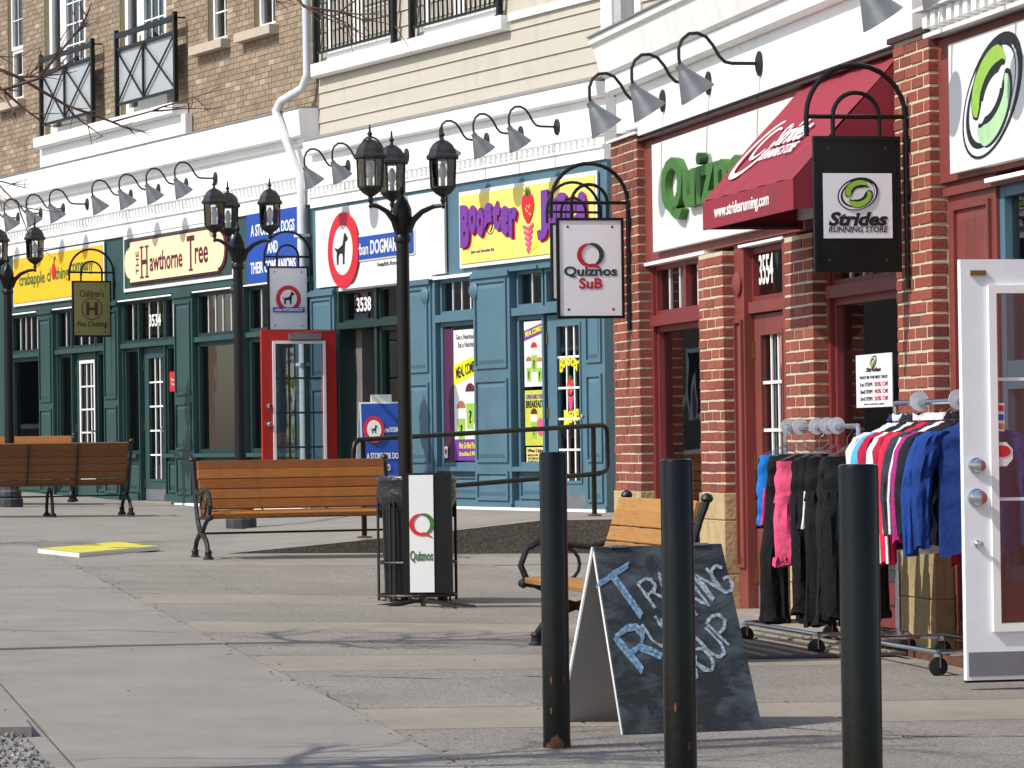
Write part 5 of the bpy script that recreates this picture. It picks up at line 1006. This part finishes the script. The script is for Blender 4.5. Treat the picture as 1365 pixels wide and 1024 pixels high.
o = poster('red shop notice on the green door sidelight', WE, -12.8, -12.53, .78, 1.05, -.02, sred, 'notice'); text(o, 'Thank', 0, .16, -.007, .18, .04, whiteb); text(o, 'You', 0, .1, -.007, .12, .04, whiteb)
o = poster('white sale sheet with round emblem taped in the maroon framed window', WB, 4.78, 5.5, .2, .535, -.11, panelw, 'notice')
swoosh(o, 0, .285, .07, .034, R(20), -.0065, 0); text(o, 'Strides', 0, .238, -.0065, .3, .028, ink, shear=.2, bold=.03); text(o, 'MUST BE THE BEST SALE!', 0, .19, -.0065, .55, .018, ink)
for i, (a, b) in enumerate((('1st ITEM', '20% Off'), ('2nd ITEM', '40% Off'), ('3rd ITEM', '50% Off'))): z = .145 - i*.045; text(o, a, -.15, z, -.0065, .24, .024, ink); text(o, b, .15, z, -.0065, .27, .026, sred)
text(o, 'Some exclusions apply', 0, .02, -.0065, .4, .012, darkgrey)
def neon(label, W, s, z, dep, txt, w_):
    o = thing('neon_sign', label, 'neon sign', W.pt(s, dep, z), W.rz); MB().tube([(x_, -.01, z_) for x_, z_ in arc(0, 0, w_*.62, w_*.3, 0, 345, 24)], .01, 6, True).build('tube_ring', neon_b, o); text(o, txt, 0, 0, -.01, w_*.9, w_*.3, neon_r, bold=.01); MB().D(-w_*.65, w_*.65, -.03, -.01, -w_*.32, w_*.32).build('backing', ink, o)
neon('oval neon open sign in the window beside the brick pier', WB, 1.05, .42, -.35, 'OPEN', .42); neon('small red neon sign deep in the maroon framed window', WB, 4.85, .68, -.5, 'OPEN', .2)
neon('round neon sign in the blue framed window at the right edge', WB, 8.35, 1.12, -.3, 'OPEN', .4)
o = poster('tall food poster with sandwich print between the brick piers', WB, .85, 1.32, -1.0, .1, -.2, mat('poster_brown', '#7a4a24', .6, var=.4, scale=7)); MB().D(-.235, .235, .006, .009, .72, 1.0).build('grey_band', grey, o); text(o, 'YOUR SUBS', 0, .9, -.0095, .4, .08, whiteb); text(o, 'TOASTED', 0, .79, -.0095, .4, .07, whiteb); MB().prism(arc(0, .4, .2, .3, 0, 340, 18), -.009, -.0065).build('sandwich_print', mat('toast', '#b5782c', .7, var=.5, scale=20), o)
o = poster('small white and red stickers on the white door glass', WB, 0, .001, 0, .001, 0, whiteb, 'sticker'); bpy.data.objects.remove(o.children[0]); o.location = WB.pt(9.62+.03, .74, 0); o.rotation_euler.z = WB.rz + R(90)
MB().D(-.03, .045, 0, .004, .03, .17).build('card_sticker', whiteb, o); MB().D(-.025, .04, .004, .006, .13, .16).build('card_print', qred, o); MB().D(-.025, .04, .004, .006, .085, .115).build('card_print', sblue, o); MB().D(-.025, .04, .004, .006, .04, .07).build('card_print', orange, o)
MB().prism(arc(.03, -.085, .06, .065, 22.5, 337.5, 7), -.004, 0).build('octagon_sticker', whiteb, o); MB().prism(arc(.03, -.07, .045, .03, 0, 340, 12), -.006, -.004).build('octagon_print', sred, o)
o = poster('red and white notice on the maroon door glass', WB, 2.9, 2.98, .5, .75, -.17, sred, 'notice'); MB().D(-.02, .02, .006, .008, .03, .22).build('white_print', whiteb, o)
o = thing('flower_arrangement', 'pale flowers and dark vase inside the green shop window', 'flowers', WE.pt(-10.9, -.35, -.02), WE.rz)
MB().lathe([(.06, 0), (.08, .1), (.05, .25), (.06, .3)], 12).build('vase', ink, o, smooth=True); m = MB()
for _ in range(90): a = random.uniform(0, 6.28); r = random.uniform(0, .25); z = random.uniform(.3, .62); m.lathe([(.0, -.01), (.022, 0), (.0, .012)], 5, (r*math.cos(a), r*math.sin(a), z))
tag(m.build('blossom', mat('blossom', '#c9b9a4', .7, rnd=['#d8c9b0', '#c08a90', '#8f9a60', '#e0d8c8'], island=True), o), kind='stuff')

# ---------------------------------------------------------------- stock inside the shops
stockm = mat('stock', '#808080', .7, rnd=['#7d2f2a', '#c9b68a', '#3a5a7c', '#d8d4cc', '#4c6a3a', '#a06a34', '#26262a', '#b8a0a8', '#6a4a78', '#c8c0a0'], island=True)
shelfm = mat('shelf_wood', '#6b5a48', .7)
def shelf(label, W, s, dep, z0, wd, h, lvls=5):
    o = thing('display_shelf', label, 'shelf', W.pt(s, dep, z0), W.rz, 'display shelves inside the shops')
    MB().D(-wd/2, -wd/2+.03, -.35, 0, 0, h).D(wd/2-.03, wd/2, -.35, 0, 0, h).D(-wd/2+.03, wd/2-.03, -.35, -.33, 0, h).build('side_panel', shelfm, o); m = MB()
    for i in range(lvls):
        z = h*i/lvls; MB().D(-wd/2+.03, wd/2-.03, -.33, 0, z, z+.025).build('shelf', shelfm, o); x = -wd/2+.05
        while x < wd/2-.2: a = random.uniform(.06, .2); m.D(x, x+a, -.3, -random.uniform(.02, .1), z+.025, z+.025+random.uniform(.1, h/lvls-.06)); x += a + random.uniform(.01, .06)
    tag(m.build('stock', stockm, o), kind='stuff')
for W, s_, d_, z_, wd, h, lb in ((WE, -19.0, -1.6, -.75, 1.6, 1.9, 'stocked shelf inside the leftmost green shop window'), (WE, -16.2, -2.6, -.75, 1.8, 1.8, 'stocked shelf behind the green door with white framed glass'), (WE, -13.4, -2.4, -.75, 2.0, 1.7, 'stocked shelf behind the green door numbered 3534'), (WE, -11.4, -2.2, -.75, 1.5, 1.5, 'stocked shelf behind the window flowers'), (WE, -9.2, -1.5, -.75, 1.6, 1.9, 'stocked shelf behind the window by the red door'), (WE, -6.0, -2.6, -.78, 1.9, 2.0, 'stocked shelf inside the dog shop doorway'), (WB, .4, -1.7, -1.3, 1.6, 1.9, 'stocked shelf behind the window between brick piers'), (WB, 2.5, -2.2, -1.3, 1.8, 2.2, 'stocked shelf behind the maroon door'), (WB, 4.9, -1.3, -1.3, 1.7, 2.3, 'stocked shelf behind the sale sheet window'), (WB, 8.0, -1.4, -1.3, 1.6, 2.3, 'stocked shelf behind the blue framed window at the right')): shelf(lb, W, s_, d_, z_, wd, h)
# ---------------------------------------------------------------- unseen houses added across the street for the shop glass to reflect
for i, (x, y, wd, h, hx, lb) in enumerate(((-30, 60, 13, 5.5, '#b8aea0', 'low pale building across the street, outside the picture'), (-27, 76, 11, 7, '#8d7868', 'brown building across the street, outside the picture'), (-36, 92, 18, 6, '#b4b0ac', 'grey building far across the street, outside the picture'), (-22, 96, 9, 5.5, '#9a7f70', 'low red-brown building far down the street, outside the picture'))):
    o = thing('street_building', lb, 'building', (x, y, gz(x, y) - .3), R(-128 + i*4)); c = mat('street_wall_%d' % i, hx, .9, var=.15)
    MB().box(-wd/2, wd/2, -5, 5, 0, h).build('wall', c, o); MB().box(-wd/2-.2, wd/2+.2, -5.2, 5.2, h, h+.3).build('roof', darkgrey, o)
    for k in range(int(wd/2.4)):
        for lv in range(2): wx = -wd/2 + 1.2 + k*2.4; q = MB().box(wx-.6, wx+.6, 4.98, 5.06, .9+lv*3, 2.5+lv*3).build('window', white, o); MB().box(wx-.5, wx+.5, 5.05, 5.07, 1+lv*3, 2.4+lv*3).build('pane', ink, q, (0, 0, 0))
# ---------------------------------------------------------------- bare trees at the left
def tree(label, x, y, H, seed, reach=1.0, aim=None, low=.34):
    rnd = random.Random(seed); o = thing('bare_tree', label, 'tree', (x, y, gz(x, y))); tr = MB(); cr = MB()
    tr.tube([(0, 0, -.1), (.02, .01, H*.2), (-.02, .03, H*.45), (.03, 0, H*.75), (0, .04, H)], [.11, .09, .075, .045, .012], 10); tr.build('trunk', bark, o, smooth=True)
    def grow(p, d, ln, r, k):
        pts = [p]; q = p.copy(); dd = d.copy()
        for i in range(5): dd = (dd + Vector((rnd.uniform(-.22, .22), rnd.uniform(-.22, .22), rnd.uniform(-.12, .16)))).normalized(); q = q + dd*ln/5; pts.append(q.copy())
        cr.tube(pts, [r, r*.88, r*.76, r*.64, r*.5, r*.25], 5 if k else 7)
        if k < 3:
            for i in range(rnd.randint(3, 5)): b = rnd.randint(1, 5); nd = (dd + Vector((rnd.uniform(-.9, .9), rnd.uniform(-.9, .9), rnd.uniform(-.5, .6)))).normalized(); grow(pts[b], nd, ln*rnd.uniform(.42, .62), r*.5, k+1)
    for i in range(13):
        z = H*(low + (.92-low)*i/13); a = i*2.4 + rnd.uniform(-.3, .3); grow(Vector((0, .02, z)), Vector((math.cos(a), math.sin(a), .45)).normalized(), (H*.34)*(1-.5*i/13)*reach, .032*(1-.5*i/13), 0)
    for tgt, r in aim or ():
        pts = [Vector(p) - Vector((x, y, gz(x, y))) for p in tgt]; cr.tube(pts, [r*(1-.7*i/(len(pts)-1)) for i in range(len(pts))], 6)
        for i in range(1, len(pts)):
            for q in range(2): d = ((pts[i]-pts[i-1]).normalized() + Vector((rnd.uniform(-.8, .8), rnd.uniform(-.8, .8), rnd.uniform(-.7, .5)))).normalized(); grow(pts[i], d, rnd.uniform(.12, .35), r*.4, 2)
    cr.build('crown', twig, o); return o
T0 = (-4.3, 19.5)
tree('bare tree whose thin branches cross the upper left corner', -4.3, 19.5, 5.2, 5, .55, [(((-4.3, 19.5, 1.5), (-3.6, 19.6, 2.1), (-3.0, 19.7, 2.2), (-2.75, 19.8, 2.1), (-2.5, 19.9, 1.95), (-2.25, 20, 1.86), (-2.02, 20, 1.92)), .016),
    (((-4.3, 19.5, 1.1), (-3.6, 19.5, 1.6), (-3.1, 19.5, 1.7), (-2.85, 19.5, 1.5), (-2.72, 19.5, 1.36)), .011), (((-4.3, 19.5, 2.0), (-3.5, 19.5, 2.4), (-3.0, 19.5, 2.15), (-2.8, 19.5, 2.0), (-2.6, 19.5, 2.06), (-2.4, 19.5, 2.3)), .022),
    (((-4.3, 19.5, 2.6), (-2.9, 19.7, 3.7), (-1.8, 19.9, 3.2), (-1.3, 20, 2.68), (-1.15, 20, 2.5), (-.95, 20, 2.47), (-.82, 20, 2.56)), .015)], .62)
tree('bare street tree standing further off at the left', -8.4, 33.0, 6.0, 9, .6, None, .4)
tree('bare street tree nearest the camera at the left, outside the picture', -3.6, 12.5, 6.2, 21, .5, None, .45)

flush_texts()
